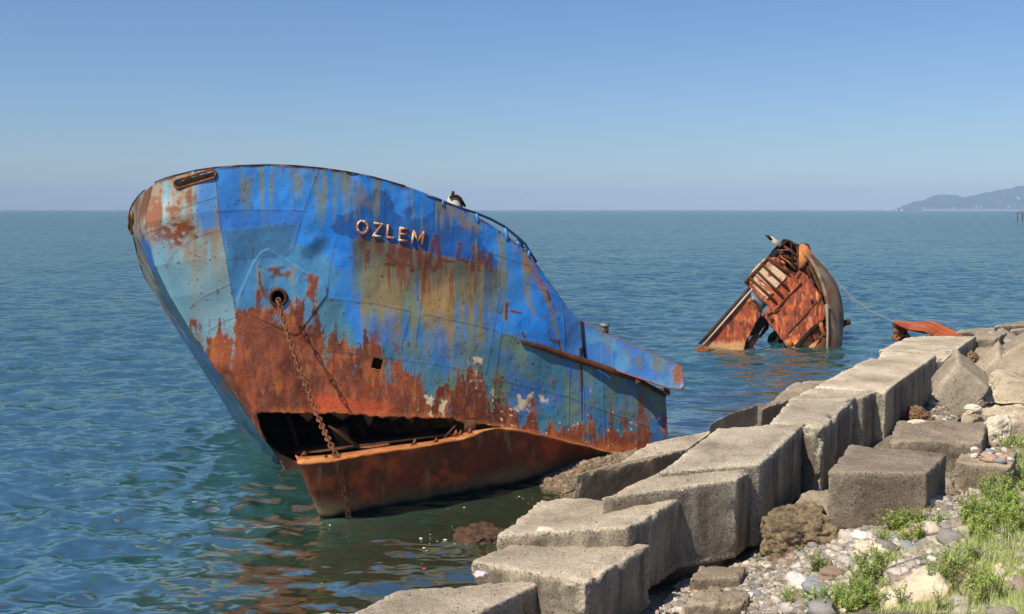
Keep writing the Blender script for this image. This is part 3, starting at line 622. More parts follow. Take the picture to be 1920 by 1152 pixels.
mesh_np('bitt', *join([box(at_depth([(1133, 617)], 28.2)[0], (.16, .2, .3), .4), box(at_depth([(1133, 611)], 28.2)[0], (.19, .23, .04), .4)]), M['grey'], wreck, False)
q = on_hull([(290, 343), (300, 338), (320, 331), (340, 326), (370, 319), (400, 314.5), (450, 310.5), (500, 309), (550, 310.5), (600, 315), (650, 322), (700, 332), (760, 349)], 0); mesh_np('cap_rail', *tube(q, .016, 8), M['rust_dark'], wreck)
cr = on_hull([(250, 300)])  # the rim continues round the far side
mesh_np('cap_rail', *tube(mirror(q), .016, 8), M['rust_dark'], wreck)
# hand rail with posts, mooring roller, ventilator
rl = [(800, 366), (822, 374), (845, 384), (868, 392), (893, 400), (922, 412), (947, 426), (968, 443), (985, 458), (992, 470), (1006, 492)]
mesh_np('hand_rail', *tube(at_depth(rl, np.interp([p[0] for p in rl], [800, 1006], [26.45, 27.1])), .032, 8), M['darkblue'], wreck)
for a, b_ in (((831, 376), (831, 381)), ((893, 401), (896, 412)), ((947, 428), (951, 445)), ((993, 470), (992, 477))):
    q = at_depth([a, b_, (b_[0], b_[1] + 6)], [np.interp(a[0], [800, 1006], [26.45, 27.1])] * 3); mesh_np('rail_post', *tube(q, .045, 8), M['blue'], wreck)
q = at_depth([(930, 433), (950, 445)], [26.9, 26.95]); mesh_np('foot_rail', *tube(q, .025, 6), M['darkblue'], wreck)
q = at_depth([(965, 455), (977, 463)], [27.1, 27.15]); mesh_np('mooring_roller', *tube(q, .13, 14), M['blue'], wreck)
q = at_depth([(975, 462), (985, 468), (995, 474)], [27.1, 27.1, 27.1]); mesh_np('roller_arm', *tube(q, .05, 8), M['blue'], wreck)
vb = at_depth([(853, 392), (853, 368)], [27.6, 27.6]); vent = mesh_np('ventilator', *tube([vb[0] - (0, 0, .3), vb[0], vb[0] * .4 + vb[1] * .6, vb[1]], [.22, .22, .2, .17], 16), M['white'], wreck)
q = at_depth([(841, 370), (847, 366), (858, 365), (865, 371), (874, 387), (870, 389), (863, 375), (857, 368), (848, 369)], [27.36] * 9); mesh_np('ventilator_hood', *slab(q, (0, .18, .0)), M['rust_inner'], vent, False)
mesh_np('ventilator_knob', *tube([vb[1] + (-.05, 0, .02), vb[1] + (-.05, 0, .13)], [.05, .04], 8), M['rust_dark'], vent)

# the torn lower strake with its ledge
fr = [  # ledge back, ledge front, waterline (survey px) and depth of the waterline comes from z = 0
 ((553, 856), (557, 866), (599, 967)), ((566, 856), (569, 869), (610, 974)), ((614, 853), (637, 862), (655, 968)), ((675, 845), (690, 852), (690, 960)), ((744, 835), (767, 841), (755, 948)), ((820, 825), (835, 829), (830, 934)),
 ((874, 811), (884, 819), (885, 924)), ((900, 806), (905, 809), (910, 919)), ((950, 802), (952, 805), (955, 911)), ((1010, 814), (1012, 817), (1010, 899)), ((1070, 828), (1072, 831), (1065, 882)), ((1125, 842), (1127, 844), (1120, 868)), ((1182, 857), (1184, 859), (1178, 864))]
gt = np.arange(len(fr)); gq = np.linspace(0, len(fr) - 1, 240)
bk_ = cspline(gt, np.array([a[0] for a in fr], float), gq); fr_ = cspline(gt, np.array([a[1] for a in fr], float), gq); wt_ = cspline(gt, np.array([a[2] for a in fr], float), gq)
fr_[:, 1] += .9 * n2(gq * 4, gq * 0, 81, 3) - 1.5 * np.maximum(0, n2(gq * 2.2, gq * 0, 82, 2) - .3)
W0 = at_z(wt_, 0); fl = np.interp(gq, [0, 1, 6, 9, 12], [.5, .8, .8, .5, .3]); TF = at_depth(fr_, W0[:, 1] - fl); lw = np.interp(gq, [0, 1, 2, 6, 7, 7.6, 12], [.5, .45, .45, .35, .2, .02, .02])
TB = at_depth(bk_, TF[:, 1] + lw); 
W0[:12] += np.array([0, .3, 0]) * np.linspace(1, 0, 12)[:, None]; TF[:12] += np.array([0, .28, 0]) * np.linspace(1, 0, 12)[:, None]
ns = 40; tt = np.linspace(0, 1.25, ns)[None, :, None]; SF = TF[:, None] * (1 - tt) + W0[:, None] * tt; SF = SF.reshape(-1, 3)
SF += np.array([.4, -.8, 0]) * (.04 * fbm(SF * 1.1, 83, 4) - .03)[:, None]
pp = proj(SF); n_ = lambda a, b_, s, o=4: n2(pp[:, 0] * a, pp[:, 1] * b_, s, o)
fc = np.tile(lin((108, 54, 36)), (len(SF), 1)); fc = blend(fc, sst(-.1, .5, n_(.05, .008, 84)), lin((84, 48, 32))); fc = blend(fc, sst(.1, .6, n_(.03, .03, 85)) * .9, lin((150, 72, 40)))
fc = blend(fc, sst(.3, .6, n_(.06, .012, 86)) * .6, lin((128, 112, 80)))
zt = SF[:, 2]; fc = blend(fc, sst(.55, .1, zt + .15 * n_(.02, .02, 87)) * .7, lin((112, 106, 78))); fc = blend(fc, sst(.16, .04, zt + .05 * n_(.05, .05, 88)), lin((26, 22, 18)))
low = mesh_np('torn_lower_strake', SF, grid_faces(240, ns), M['hull'], wreck, True, {'Col': fc, 'rust': np.ones(len(SF))})
nn = np.zeros(len(low.data.polygons) * 3, np.float32); low.data.polygons.foreach_get('normal', nn)
if nn.reshape(-1, 3)[:, 1].mean() > 0: low.data.flip_normals()
shell(low, .015, M['rust_inner'])
LV = np.stack([TF + (0, -.03, .012), TF * .5 + TB * .5 + np.stack([0 * gq, 0 * gq, .02 * n2(gq * 3, gq * 0, 89)], 1), TB], 1).reshape(-1, 3)
led = mesh_np('ledge', LV, grid_faces(240, 3), M['rust_bright'], low, False); s = led.modifiers.new('plate', 'SOLIDIFY'); s.thickness = .035; s.offset = -1
for x_, y_, w_, h_ in ((568, 850, 12, 6), (770, 838, 10, 9), (776, 830, 8, 10), (816, 826, 10, 8), (853, 815, 12, 12), (610, 854, 5, 4), (862, 812, 9, 8), (880, 808, 10, 8)):
    k = np.argmin(np.abs(fr_[:, 0] - x_)); d0 = TF[k, 1] + .15
    q = at_depth([(x_ - w_ / 2, y_ + 5), (x_ + w_ / 2, y_ + 4), (x_ + w_ * .1, y_ - h_ + 3)], [d0, d0 + .1, d0 + .05]); mesh_np('gusset', *slab(q, (.02, .05, 0)), M['rust'], low, False)
q = at_depth([(830, 822), (850, 800), (856, 798), (836, 823)], [25.3, 25.3, 25.3, 25.3]); mesh_np('bent_stiffener', *slab(q, (0, .06, 0)), M['rust_dark'], low, False)
q = at_depth([(675, 840), (700, 842), (732, 835), (728, 833), (690, 838)], [23.6] * 5); mesh_np('loose_scrap', *slab(q, (0, .05, .01)), M['rust'], low, False)

mesh_np('lit_edge_bar', *tube(np.array([TF[0] + (-.01, -.01, .01), TF[0] * .5 + W0[0] * .5, W0[0], W0[0] * 1.25 - TF[0] * .25]), [.05, .055, .06, .06], 8), M['rust_bright'], low)  # added bar whose bright rust paints in the sunlit front edge
# anchor chain
cp = np.array([(521, 560, 25.62), (526, 578, 25.4), (534, 607, 25.1), (546, 645, 24.6), (561, 690, 24.0), (576, 728, 23.45), (590, 765, 22.95), (604, 800, 22.35), (619, 832, 21.75), (630, 855, 21.5), (638, 885, 21.55), (646, 925, 21.7), (652, 955, 21.82), (657, 990, 21.95)])
cw = at_depth(cp[:, :2], cp[:, 2]); seg = np.concatenate([[0], np.cumsum(np.linalg.norm(np.diff(cw, axis=0), axis=1))])
PITCHL = .128; nl = int(seg[-1] / PITCHL); cs = lambda s_: np.stack([np.interp(s_, seg, cw[:, i]) for i in range(3)], 1)
chain = empty('anchor_chain', cw[0], 'rusty stud-link anchor chain hanging from the round hawse hole down into the water', 'anchor chain')
ang = np.linspace(0, 2 * math.pi, 17); lp = np.stack([.092 * np.cos(ang) * (1 - .12 * np.cos(ang) ** 2), .054 * np.sin(ang), 0 * ang], 1)
LV_, LF_ = join([tube(lp, .0165, 7, False), tube([(0, -.05, 0), (0, .05, 0)], .013, 6)])
M['chain'] = rust_mat('rust_chain', (0.08, 0.034, 0.016), (0.20, 0.08, 0.033), (0.32, 0.13, 0.052), 9)
link_mesh = None
for k in range(nl):
    c_ = cs(np.array([(k + .5) * PITCHL]))[0]; a_ = cs(np.array([k * PITCHL, (k + 1) * PITCHL])); d = Vector(a_[1] - a_[0]).normalized()
    if link_mesh is None: o = mesh_np('chain_link', LV_, LF_, M['chain']); link_mesh = o.data
    else: o = bpy.data.objects.new('chain_link', link_mesh); COL.objects.link(o)
    rot = d.to_track_quat('X', 'Z').to_matrix().to_4x4()
    from mathutils import Matrix
    rot = rot @ Matrix.Rotation(math.radians(25 + 90 * (k % 2) + 12 * math.sin(k * 2.3)), 4, 'X')
    o.matrix_world = Matrix.Translation(Vector(c_)) @ rot; o.parent = chain; o.matrix_parent_inverse = chain.matrix_world.inverted()

# ================================================================== THE SECOND WRECK
W2D = 50.0
def w2(p, dz=0.0):
    p = np.atleast_2d(np.asarray(p, float)); return at_depth(p, W2D + (648 - p[:, 1]) * .014 + dz)
w2c = w2((1450, 648))[0]
wk = empty('sunken_wreck', w2c, 'tilted rust-red ship section jutting out of the sea beyond the blue bow', 'shipwreck')
TH = np.array([0, .14, 0.0])
def w2plate(name, poly, mat, dz=0.0, th=.14, parent=None):
    V, F = slab(w2(poly, dz), (0, th, 0)); return mesh_np(name, V, F, mat, parent or wk, False)
def w2sheet(name, quad, dz, parent=None, seed=0, base=(146, 66, 36), nx=70, ny=70, dent=.08, clip=None, pale=None):
    """a dented plate with its own weathering, cut to an outline"""
    q = np.array(quad, float); a = np.linspace(0, 1, nx)[:, None, None]; b = np.linspace(0, 1, ny)[None, :, None]
    G = ((q[0] * (1 - a) + q[1] * a) * (1 - b) + (q[3] * (1 - a) + q[2] * a) * b).reshape(-1, 2)
    x, y = G[:, 0], G[:, 1]; Pw = w2(G, dz) + np.array([0, 1, 0]) * (dent * n2(x * .05, y * .05, 90 + seed, 4))[:, None]
    c = np.tile(lin(base), (len(x), 1)); c = blend(c, sst(-.1, .6, n2(x * .06, y * .03, 91 + seed)), lin((118, 52, 30))); c = blend(c, sst(.1, .6, n2(x * .09, y * .05, 92 + seed)) * .8, lin((176, 88, 44)))
    c = blend(c, sst(.15, .5, n2(x * .2, y * .1, 93 + seed)) * .75, lin((78, 40, 30))); c = blend(c, sst(.2, .6, n2(x * .3, y * .07, 193 + seed)) * .7, lin((190, 112, 66)))
    c = blend(c, sst(638, 647, y + 3 * n2(x * .1, y * 0, 94)) * .8, lin((178, 136, 92)))
    if pale is not None: c = blend(c, sst(-.25, .25, n2(x * .12, y * .12, 95 + seed) + pale), lin((186, 160, 128)))
    f = grid_faces(nx, ny)
    if clip is not None: f = f[inpoly(x[f].mean(1) + 1.2 * n2(x[f].mean(1) * .3, y[f].mean(1) * .3, 96), y[f].mean(1), clip)]
    u_ = np.unique(f); r_ = -np.ones(len(x), int); r_[u_] = np.arange(len(u_))
    o = mesh_np(name, Pw[u_], r_[f], M['hull'], parent or wk, True, {'Col': c[u_] * 1.1, 'rust': np.ones(len(u_))}); s = o.modifiers.new('plate', 'SOLIDIFY'); s.thickness = .12; s.offset = 0; return o
w2sheet('bulkhead_plate', [(1425, 500), (1555, 500), (1555, 662), (1425, 662)], 0.0, None, 1, base=(124, 60, 40), dent=.06, nx=100, ny=110,
        clip=[(1430, 592), (1446, 570), (1490, 520), (1498, 508), (1512, 516), (1524, 535), (1540, 556), (1549, 588), (1540, 606), (1520, 625), (1500, 645), (1490, 655), (1474, 648), (1452, 618)])
w2sheet('side_plate', [(1310, 555), (1432, 555), (1432, 662), (1310, 662)], -.5, None, 7, base=(132, 64, 40), dent=.05,
        clip=[(1316, 660), (1322, 636), (1392, 560), (1404, 559), (1428, 586), (1398, 642), (1393, 660)])
w2plate('edge_beam', [(1311, 646), (1405, 540), (1408, 541), (1315, 646)], M['rust_inner'], -.75, .3)
w2plate('edge_strip', [(1318, 646), (1410, 541), (1412, 543), (1322, 646)], M['palerock'], -.78, .1)
w2plate('end_plate', [(1403, 547), (1408, 541), (1409, 560), (1396, 558)], M['grey'], -.6, .1)
w2plate('window_panel', [(1409, 548), (1438, 572), (1427, 585), (1404, 560)], M['grey'], .15, .1)
w2plate('window_sill', [(1397, 559), (1402, 557), (1430, 584), (1426, 588)], M['rust'], -.6, .12)
rp = w2sheet('ribbed_panel', [(1396, 530), (1440, 482), (1503, 530), (1452, 584)], -.12, None, 13, dent=.05, nx=60, ny=60)
for k, (q, pl) in enumerate((([(1409, 510), (1424, 494), (1466, 530), (1452, 545)], .5), ([(1424, 494), (1433, 485), (1476, 520), (1466, 530)], -.1), ([(1400, 525), (1408, 512), (1450, 550), (1438, 562)], .0))):
    w2sheet('faded_strake', q, -.2, rp, 20 + k, base=(150, 84, 50), nx=40, ny=40, dent=.02, pale=pl)
for a, b in (((1404, 520), (1456, 568)), ((1417, 507), (1467, 556)), ((1428, 496), (1478, 542)), ((1397, 530), (1440, 485)), ((1440, 485), (1480, 515))):
    mesh_np('panel_rib', *tube(w2([a, b], -.3), .07, 6), M['rust_dark'], rp)
# dark deckhouse with its broken corner
w2plate('deckhouse_wall', [(1446, 486), (1460, 464), (1478, 450), (1500, 460), (1502, 480), (1500, 508), (1486, 512)], M['black'], 1.1, .2)
w2plate('deckhouse_side', [(1444, 487), (1456, 470), (1477, 449), (1480, 451), (1463, 470), (1450, 492)], M['black'], .2, .8)
w2plate('deckhouse_sill', [(1448, 484), (1455, 483), (1486, 512), (1478, 516)], M['rust_bright'], -.1, .3)
w2plate('deckhouse_beam', [(1456, 474), (1466, 471), (1494, 490), (1492, 494)], M['rust_dark'], .2, .2)
w2plate('torn_scrap', [(1463, 480), (1469, 477), (1470, 482), (1465, 487)], M['rust_bright'], .3, .1)
w2plate('torn_scrap', [(1451, 486), (1459, 482), (1470, 497), (1466, 500)], M['rust'], -.2, .1)
w2plate('roof_edge', [(1476, 449), (1481, 450), (1500, 462), (1498, 466)], M['rust_dark'], .1, 1.0)
mast = w2plate('derrick_arm', [(1441, 443), (1448, 444), (1467, 457), (1463, 463), (1450, 456)], M['palerock'], .0, .3)
w2plate('arm_tip', [(1436, 441), (1443, 442), (1449, 449), (1445, 451)], M['black'], -.05, .25, mast)
w2plate('torn_corner_plate', [(1499, 462), (1506, 457), (1515, 462), (1523, 477), (1528, 489), (1515, 487), (1508, 500), (1498, 505)], M['rust_bright'], -.15, .15)
w2plate('torn_corner_plate', [(1506, 456), (1516, 458), (1521, 470), (1515, 463)], M['black'], .3, .3)
for a, b, r, mt in (((1450, 492), (1467, 474), .05, 'rust_dark'), ((1462, 480), (1492, 505), .05, 'rust'), ((1470, 462), (1500, 486), .06, 'rust_dark'), ((1482, 452), (1486, 500), .05, 'black'), ((1458, 470), (1486, 470), .04, 'rust'), ((1494, 462), (1496, 500), .05, 'rust_dark'), ((1500, 470), (1524, 505), .05, 'rust')):
    mesh_np('bent_pipe', *tube(w2([a, ((a[0] + b[0]) / 2 + 1.5, (a[1] + b[1]) / 2 - 1), b], .0), r, 6), M[mt], wk)
for q_, mt, dz in (([(1488, 480), (1494, 476), (1498, 484), (1492, 490)], 'rust', .1), ([(1504, 500), (1512, 496), (1516, 510), (1508, 516)], 'rust_dark', .1), ([(1520, 520), (1528, 530), (1526, 545), (1518, 532)], 'rust_inner', -.1), ([(1530, 545), (1538, 556), (1537, 572), (1530, 560)], 'rust_bright', -.15), ([(1466, 488), (1474, 494), (1470, 499), (1463, 494)], 'rust_bright', -.05), ([(1440, 592), (1452, 600), (1446, 606)], 'rust_inner', -.12), ([(1470, 640), (1482, 634), (1490, 648), (1478, 650)], 'rust_bright', -.12), ([(1512, 560), (1522, 556), (1526, 570), (1516, 574)], 'rust_dark', -.1), ([(1398, 560), (1406, 556), (1412, 566), (1402, 570)], 'rust_bright', -.62)):
    w2plate('torn_scrap', q_, M[mt], dz, .08)
for a, b in (((1503, 512), (1446, 574)), ((1538, 560), (1478, 626))): mesh_np('plate_lap', *tube(w2([a, b], -.08), .045, 6), M['rust_dark'], wk)
# the hull side seen edge-on, curving down to the water
ie = [(1507, 478), (1520, 491), (1533, 515), (1542, 540), (1549, 565), (1553, 600), (1553, 660)]; oe = [(1512, 476), (1530, 495), (1548, 512), (1563, 530), (1574, 558), (1578, 600), (1570, 660)]
iq = cspline(np.arange(7.), np.array(ie, float), np.linspace(0, 6, 60)); oq = cspline(np.arange(7.), np.array(oe, float), np.linspace(0, 6, 60))
A_ = w2(iq, -.25); B_ = at_depth(oq, W2D + (648 - oq[:, 1]) * .014 + 2.0); t = np.linspace(0, 1, 24)[None, :, None]
SH = (A_[:, None] * (1 - t) + B_[:, None] * t + np.array([.15, -.3, .05]) * np.sin(t * math.pi)).reshape(-1, 3); SH += (.06 * fbm(SH * .9, 97))[:, None] * np.array([1, 0, 0])
sc = np.tile(lin((118, 98, 76)), (len(SH), 1)); sc = blend(sc, sst(-.1, .4, fbm(SH * np.array([2.5, 2.5, .6]), 98)), lin((140, 124, 100))); sc = blend(sc, sst(.0, .4, fbm(SH * np.array([4, 4, 1.]), 198)) * .8, lin((74, 60, 46))); sc = blend(sc, sst(-.1, .35, fbm(SH * np.array([1.6, 1.6, 1.]), 99)) * .85, lin((128, 74, 46)))
o = mesh_np('hull_side', SH, grid_faces(60, 24), M['hull'], wk, True, {'Col': sc, 'rust': np.full(len(SH), .6)}); s = o.modifiers.new('plate', 'SOLIDIFY'); s.thickness = .15; s.offset = 0
# inside of the shell, frames, bottom corner
w2plate('inner_shell', [(1482, 512), (1490, 480), (1507, 477), (1521, 492), (1534, 516), (1546, 550), (1554, 600), (1548, 612), (1510, 570)], M['rust_inner'], .9, .2)
for a, b in (((1507, 490), (1520, 520)), ((1517, 498), (1534, 530)), ((1527, 518), (1544, 556))):
    mesh_np('shell_frame', *tube(w2([a, b], .1), .09, 6), M['rust_dark'], wk)
w2sheet('corner_plate', [(1485, 595), (1556, 595), (1556, 668), (1485, 668)], .25, None, 31, dent=.1, nx=50, ny=50, clip=[(1546, 604), (1552, 612), (1548, 640), (1530, 664), (1500, 664), (1494, 650), (1520, 622)])
w2plate('bottom_plate', [(1530, 655), (1548, 626), (1554, 618), (1555, 664), (1528, 664)], M['rust_dark'], -.15, .3)
mesh_np('tear', *tube(w2([(1494, 652), (1508, 634), (1524, 618), (1542, 604)], -.1), [.14, .1, .13, .08], 6), M['black'], wk)
mesh_np('bracket', *tube(w2([(1539, 606), (1541, 618), (1546, 630)], -.2), .1, 6), M['rust'], wk)
r2 = np.random.default_rng(5)
parts = []
for k in range(7):
    a = r2.uniform(0, 6.28); p0 = np.array([1532, 632.]); parts.append(tube(w2([p0, p0 + 4 * np.array([math.cos(a), math.sin(a)]), p0 + 7 * np.array([math.cos(a + .5), math.sin(a + .5)])], -.25), .06, 5))
mesh_np('twisted_bars', *join(parts), M['rust_dark'], wk)
# legs under the side plate: hanging frame, pipes, debris
w2plate('hanging_panel', [(1424, 588), (1440, 601), (1416, 628), (1398, 632)], M['black'], .1, .2)
w2plate('hanging_panel', [(1398, 630), (1404, 634), (1402, 658), (1388, 662)], M['black'], -.1, .2)
for a, b, r, mt in (((1437, 602), (1400, 655), .07, 'rust_dark'), ((1420, 628), (1402, 654), .16, 'rust'), ((1440, 604), (1424, 632), .04, 'black')):
    mesh_np('pipe', *tube(w2([a, b], .2), r, 7), M[mt], wk)
for c_ in (0, 1, 2):
    mesh_np('cable', *tube(w2([(1441, 605), (1440 - c_ * 3, 616 + c_), (1424, 634)], .4), .035, 5), M['black'], wk)
w2plate('crack', [(1438, 591), (1446, 586), (1455, 586), (1463, 580), (1464, 582), (1456, 588), (1447, 588), (1439, 593)], M['black'], -.12, .1)
# aft fitting beyond the hull, rope down the corner
w2plate('rudder_post', [(1577, 588), (1582, 596), (1586, 610), (1577, 614)], M['rust'], 1.5, .3)
mesh_np('fitting', *join([tube(at_depth([(1578, 612), (1590, 604)], [52, 52]), .12, 7), tube(at_depth([(1588, 600), (1591, 609)], [52, 52]), .14, 7)]), M['rust_dark'], wk)
tag(mesh_np('hanging_rope', *tube(w2([(1550, 572), (1551, 590), (1552, 620), (1551, 656)], -.5), [.1, .07, .06, .06], 6), M['rope']), 'frayed rope hanging down the corner of the rusty tilted wreck', 'rope')

# rocks -------------------------------------------------------------
def ico(sub):
    p = (1 + 5 ** .5) / 2
    V = [(-1, p, 0), (1, p, 0), (-1, -p, 0), (1, -p, 0), (0, -1, p), (0, 1, p), (0, -1, -p), (0, 1, -p), (p, 0, -1), (p, 0, 1), (-p, 0, -1), (-p, 0, 1)]
    F = [(0, 11, 5), (0, 5, 1), (0, 1, 7), (0, 7, 10), (0, 10, 11), (1, 5, 9), (5, 11, 4), (11, 10, 2), (10, 7, 6), (7, 1, 8), (3, 9, 4), (3, 4, 2), (3, 2, 6), (3, 6, 8), (3, 8, 9), (4, 9, 5), (2, 4, 11), (6, 2, 10), (8, 6, 7), (9, 8, 1)]
    V = [np.array(v) / np.linalg.norm(v) for v in V]
    for _ in range(sub):
        cache, F2 = {}, []
        def mid(a, b):
            k = (min(a, b), max(a, b))
            if k not in cache: m_ = V[a] + V[b]; V.append(m_ / np.linalg.norm(m_)); cache[k] = len(V) - 1
            return cache[k]
        for a, b, c in F:
            ab, bc, ca = mid(a, b), mid(b, c), mid(c, a); F2 += [(a, ab, ca), (b, bc, ab), (c, ca, bc), (ab, bc, ca)]
        F = F2
    return np.array(V), np.array(F)
ICO = {k: ico(k) for k in (1, 2, 3, 4, 5)}
def rock_verts(seed, size, sub=4, rough=.25, fine=.06, square=.0, ff=6.0, crease=0.):
    V, F = ICO[sub]; D = V.copy()
    if square: D = D / (np.abs(D) ** 6).sum(1, keepdims=True) ** (1 / 6) * square + D * (1 - square)
    r = 1 + rough * fbm(V * 1.6, seed, 3) + fine * fbm(V * ff, seed + 3, 4) - crease * np.maximum(0, .35 - np.abs(fbm(V * 2.6, seed + 8, 4))) - crease * .5 * np.maximum(0, .3 - np.abs(fbm(V * 7, seed + 9, 3)))
    return D * r[:, None] * np.asarray(size) , F
def rock(name, px_, z, size, mat, seed, label, cat='rock', sub=5, rough=.25, fine=.07, square=0., rz=0., ff=6.0, group=None, tilt=0., crease=.12):
    V, F = rock_verts(seed, size, sub, rough, fine, square, ff, crease); ca, sa = math.cos(tilt), math.sin(tilt); V = V @ np.array([[ca, 0, -sa], [0, 1, 0], [sa, 0, ca]])
    p = at_z([px_], z)[0]; o = mesh_np(name, V, F, mat, None, True); o.location = p; o.rotation_euler = (0, 0, rz); return tag(o, label, cat, group)

# scrap plate on the breakwater and the wire to the wreck
sp0 = at_depth([(1740, 632)], 44.0)[0]
scrap = empty('scrap_plate', sp0, 'crumpled orange-rust steel plate lying over the far end of the blocks', 'scrap metal')
nx, ny = 90, 30; a = np.linspace(0, 1, nx)[:, None]; b = np.linspace(0, 1, ny)[None, :]
tx = np.interp(a[:, 0], [0, .3, .5, .75, 1], [1675, 1715, 1745, 1775, 1806]); ty = np.interp(a[:, 0], [0, .1, .3, .47, .6, 1], [603, 602.5, 604, 602.5, 606, 629])
bx_ = np.interp(a[:, 0], [0, .3, .5, .7, .8, 1], [1677, 1703, 1728, 1745, 1752, 1806]); by_ = np.interp(a[:, 0], [0, .1, .3, .45, .6, .75, .85, 1], [605, 610, 617, 620, 623, 631, 633, 631])
by_ = by_ + 1.3 * n2(a[:, 0] * 30, a[:, 0] * 0, 101, 3); GX = (tx[:, None] * (1 - b) + bx_[:, None] * b).ravel(); GY = (ty[:, None] * (1 - b) + by_[:, None] * b).ravel()
dep = (46.6 * (1 - b) + np.interp(a, [0, 1], [43.0, 43.5]) * b); PS = at_depth(np.stack([GX, GY], 1), dep.ravel()); PS[:, 2] += .012 * fbm(PS * 3, 102)
c = np.tile(lin((168, 78, 36)), (len(PS), 1)); c = blend(c, sst(-.1, .5, fbm(PS * np.array([.7, 2.5, 1]), 103)), lin((190, 98, 48))); c = blend(c, sst(.1, .5, fbm(PS * 2, 104)) * .8, lin((126, 62, 34))); c = blend(c, sst(.0, .5, fbm(PS * 1.1, 105)) * (GX < 1745) * .6, lin((166, 100, 78)))
o = mesh_np('plate', PS, grid_faces(nx, ny), M['hull'], scrap, True, {'Col': c * 1.15, 'rust': np.ones(len(PS))}); s = o.modifiers.new('plate', 'SOLIDIFY'); s.thickness = .04; s.offset = 0
def sd(p): return at_depth(p, [43.6] * len(p))
mesh_np('curled_web', *slab(sd([(1679, 607), (1696, 612), (1702, 620), (1698, 628), (1688, 622), (1684, 616)]), (0, .5, 0)), M['rust_dark'], scrap, False)
mesh_np('torn_leg', *slab(sd([(1692, 624), (1701, 622), (1713, 638), (1682, 641), (1681, 636)]), (0, .6, 0)), M['rust'], scrap, False)
mesh_np('leg_recess_shade', *slab(sd([(1683, 637), (1697, 630), (1702, 639), (1683, 641)]), (0, -.03, 0)), M['black'], scrap, False)  # black sheet standing in for the shade of a recess in the leg
mesh_np('hook', *tube(sd([(1685, 624), (1681, 619), (1677, 621), (1676, 627)]), [.1, .12, .09, .03], 7), M['rust'], scrap)
mesh_np('hanging_flange', *slab(sd([(1737, 620), (1750, 624), (1752, 634), (1748, 631), (1744, 627)]), (0, .2, 0)), M['rust'], scrap, False)
mesh_np('plate_rib', *slab(sd([(1700, 616), (1725, 620), (1738, 622), (1738, 627), (1722, 624), (1703, 620)]), (0, .12, 0)), M['rust_inner'], scrap, False)
wp = np.array([(1566, 518), (1575, 534), (1600, 560), (1630, 582), (1655, 595), (1678, 604)], float)
tag(mesh_np('tow_wire', *tube(at_depth(wp, np.linspace(50.5, 43.2, 6)), .018, 6), M['rope']), 'thin wire slung from the far wreck to the orange scrap plate', 'wire')

# ================================================================== SHORE TERRAIN
TP = [((1350, 1100), .35), ((1450, 1140), .6), ((1300, 1150), .3), ((1520, 940), .55), ((1640, 985), .9), ((1700, 935), 1.15), ((1780, 945), 1.35), ((1850, 840), 1.35), ((1900, 905), 1.9), ((1900, 1000), 2.1), ((1900, 1140), 2.05), ((1650, 1050), 1.05), ((1600, 1145), 1.1), ((1760, 1145), 1.6),
      ((1920, 720), 1.9), ((1840, 800), 1.2), ((1790, 775), .75), ((1790, 700), 1.0), ((1870, 655), 1.4), ((1920, 660), 2.0), ((1720, 800), .7), ((1780, 1050), 1.7),
      ((1060, 1120), .1), ((1200, 1075), -.1), ((1260, 1110), .05), ((1350, 990), .0), ((1330, 1050), .05), ((1480, 870), .15), ((1430, 960), .1), ((1620, 780), .4), ((1740, 690), .5), ((1820, 645), .7), ((1900, 622), .9),
      ((1180, 852), .42), ((1120, 868), .28), ((1090, 885), .18), ((1050, 888), .02), ((1010, 905), -.05), ((1040, 880), .2), ((1090, 862), .35), ((1070, 905), .1)]
SHORE = [(430, 1250), (560, 1160), (690, 1115), (820, 1070), (880, 1035), (920, 985), (985, 925), (1060, 890), (1120, 862), (1180, 838), (1260, 810), (1340, 775), (1440, 735), (1530, 706), (1600, 685), (1640, 648), (1700, 622), (1800, 613), (1880, 602), (2000, 592), (2300, 580)]
SXY = at_z(SHORE, 0)[:, :2]
def signed_shore(X, Y):
    """distance seaward of the foot of the blocks (metres, positive out at sea)"""
    d = segdist(X, Y, [tuple(p) for p in SXY])
    poly = [tuple(p) for p in SXY] + [(400, 60), (400, -60), (-40, -60), (-7, 0)]
    d = np.where(inpoly(X, Y, poly), -d, d)
    return d + (1.5 + .28 * np.maximum(0, Y - 32)) * (1 - np.exp(-(((X - 1.6) / 2.6) ** 2 + ((Y - 25.6) / 1.9) ** 2)))
tp = np.array([list(at_z([p], z)[0]) for p, z in TP])
extra = np.array([(30, 30, 3.2), (14, 8, 3.0), (10, 2, 3.2), (60, 60, 2.5), (5, 5, 1.9), (0, 4, .6), (20, 22, 2.7), (40, 40, 2.6), (9.5, 13, 2.5), (14, 18, 2.6)])
tp = np.concatenate([tp, extra])
def terrain_z(X, Y, rough=True):
    X = np.asarray(X, float); Y = np.asarray(Y, float); w = 0; s_ = 0
    for x, y, z in tp:
        k = 1 / ((X - x) ** 2 + (Y - y) ** 2 + .5) ** 1.5; w = w + k; s_ = s_ + k * z
    z = s_ / w; d = signed_shore(X, Y); g = np.exp(-(((X - 1.6) / 2.6) ** 2 + ((Y - 25.6) / 1.9) ** 2))
    sea = -.35 - .16 * np.maximum(d, 0)
    z = np.where(d > -.25, z + (np.maximum(sea, -5) - z) * sst(-.25, .15 + 2.6 * g, d), z)
    if rough: z = z + .05 * n2(X * .9, Y * .9, 111, 4) + .02 * n2(X * 5, Y * 5, 112, 2)
    return z
def at_ground(p):
    p = np.atleast_2d(np.asarray(p, float)); z = np.full(len(p), 1.0)
    for _ in range(14):
        q = at_z(p, z); z = z * .4 + .6 * terrain_z(q[:, 0], q[:, 1], False)
    return at_z(p, z)
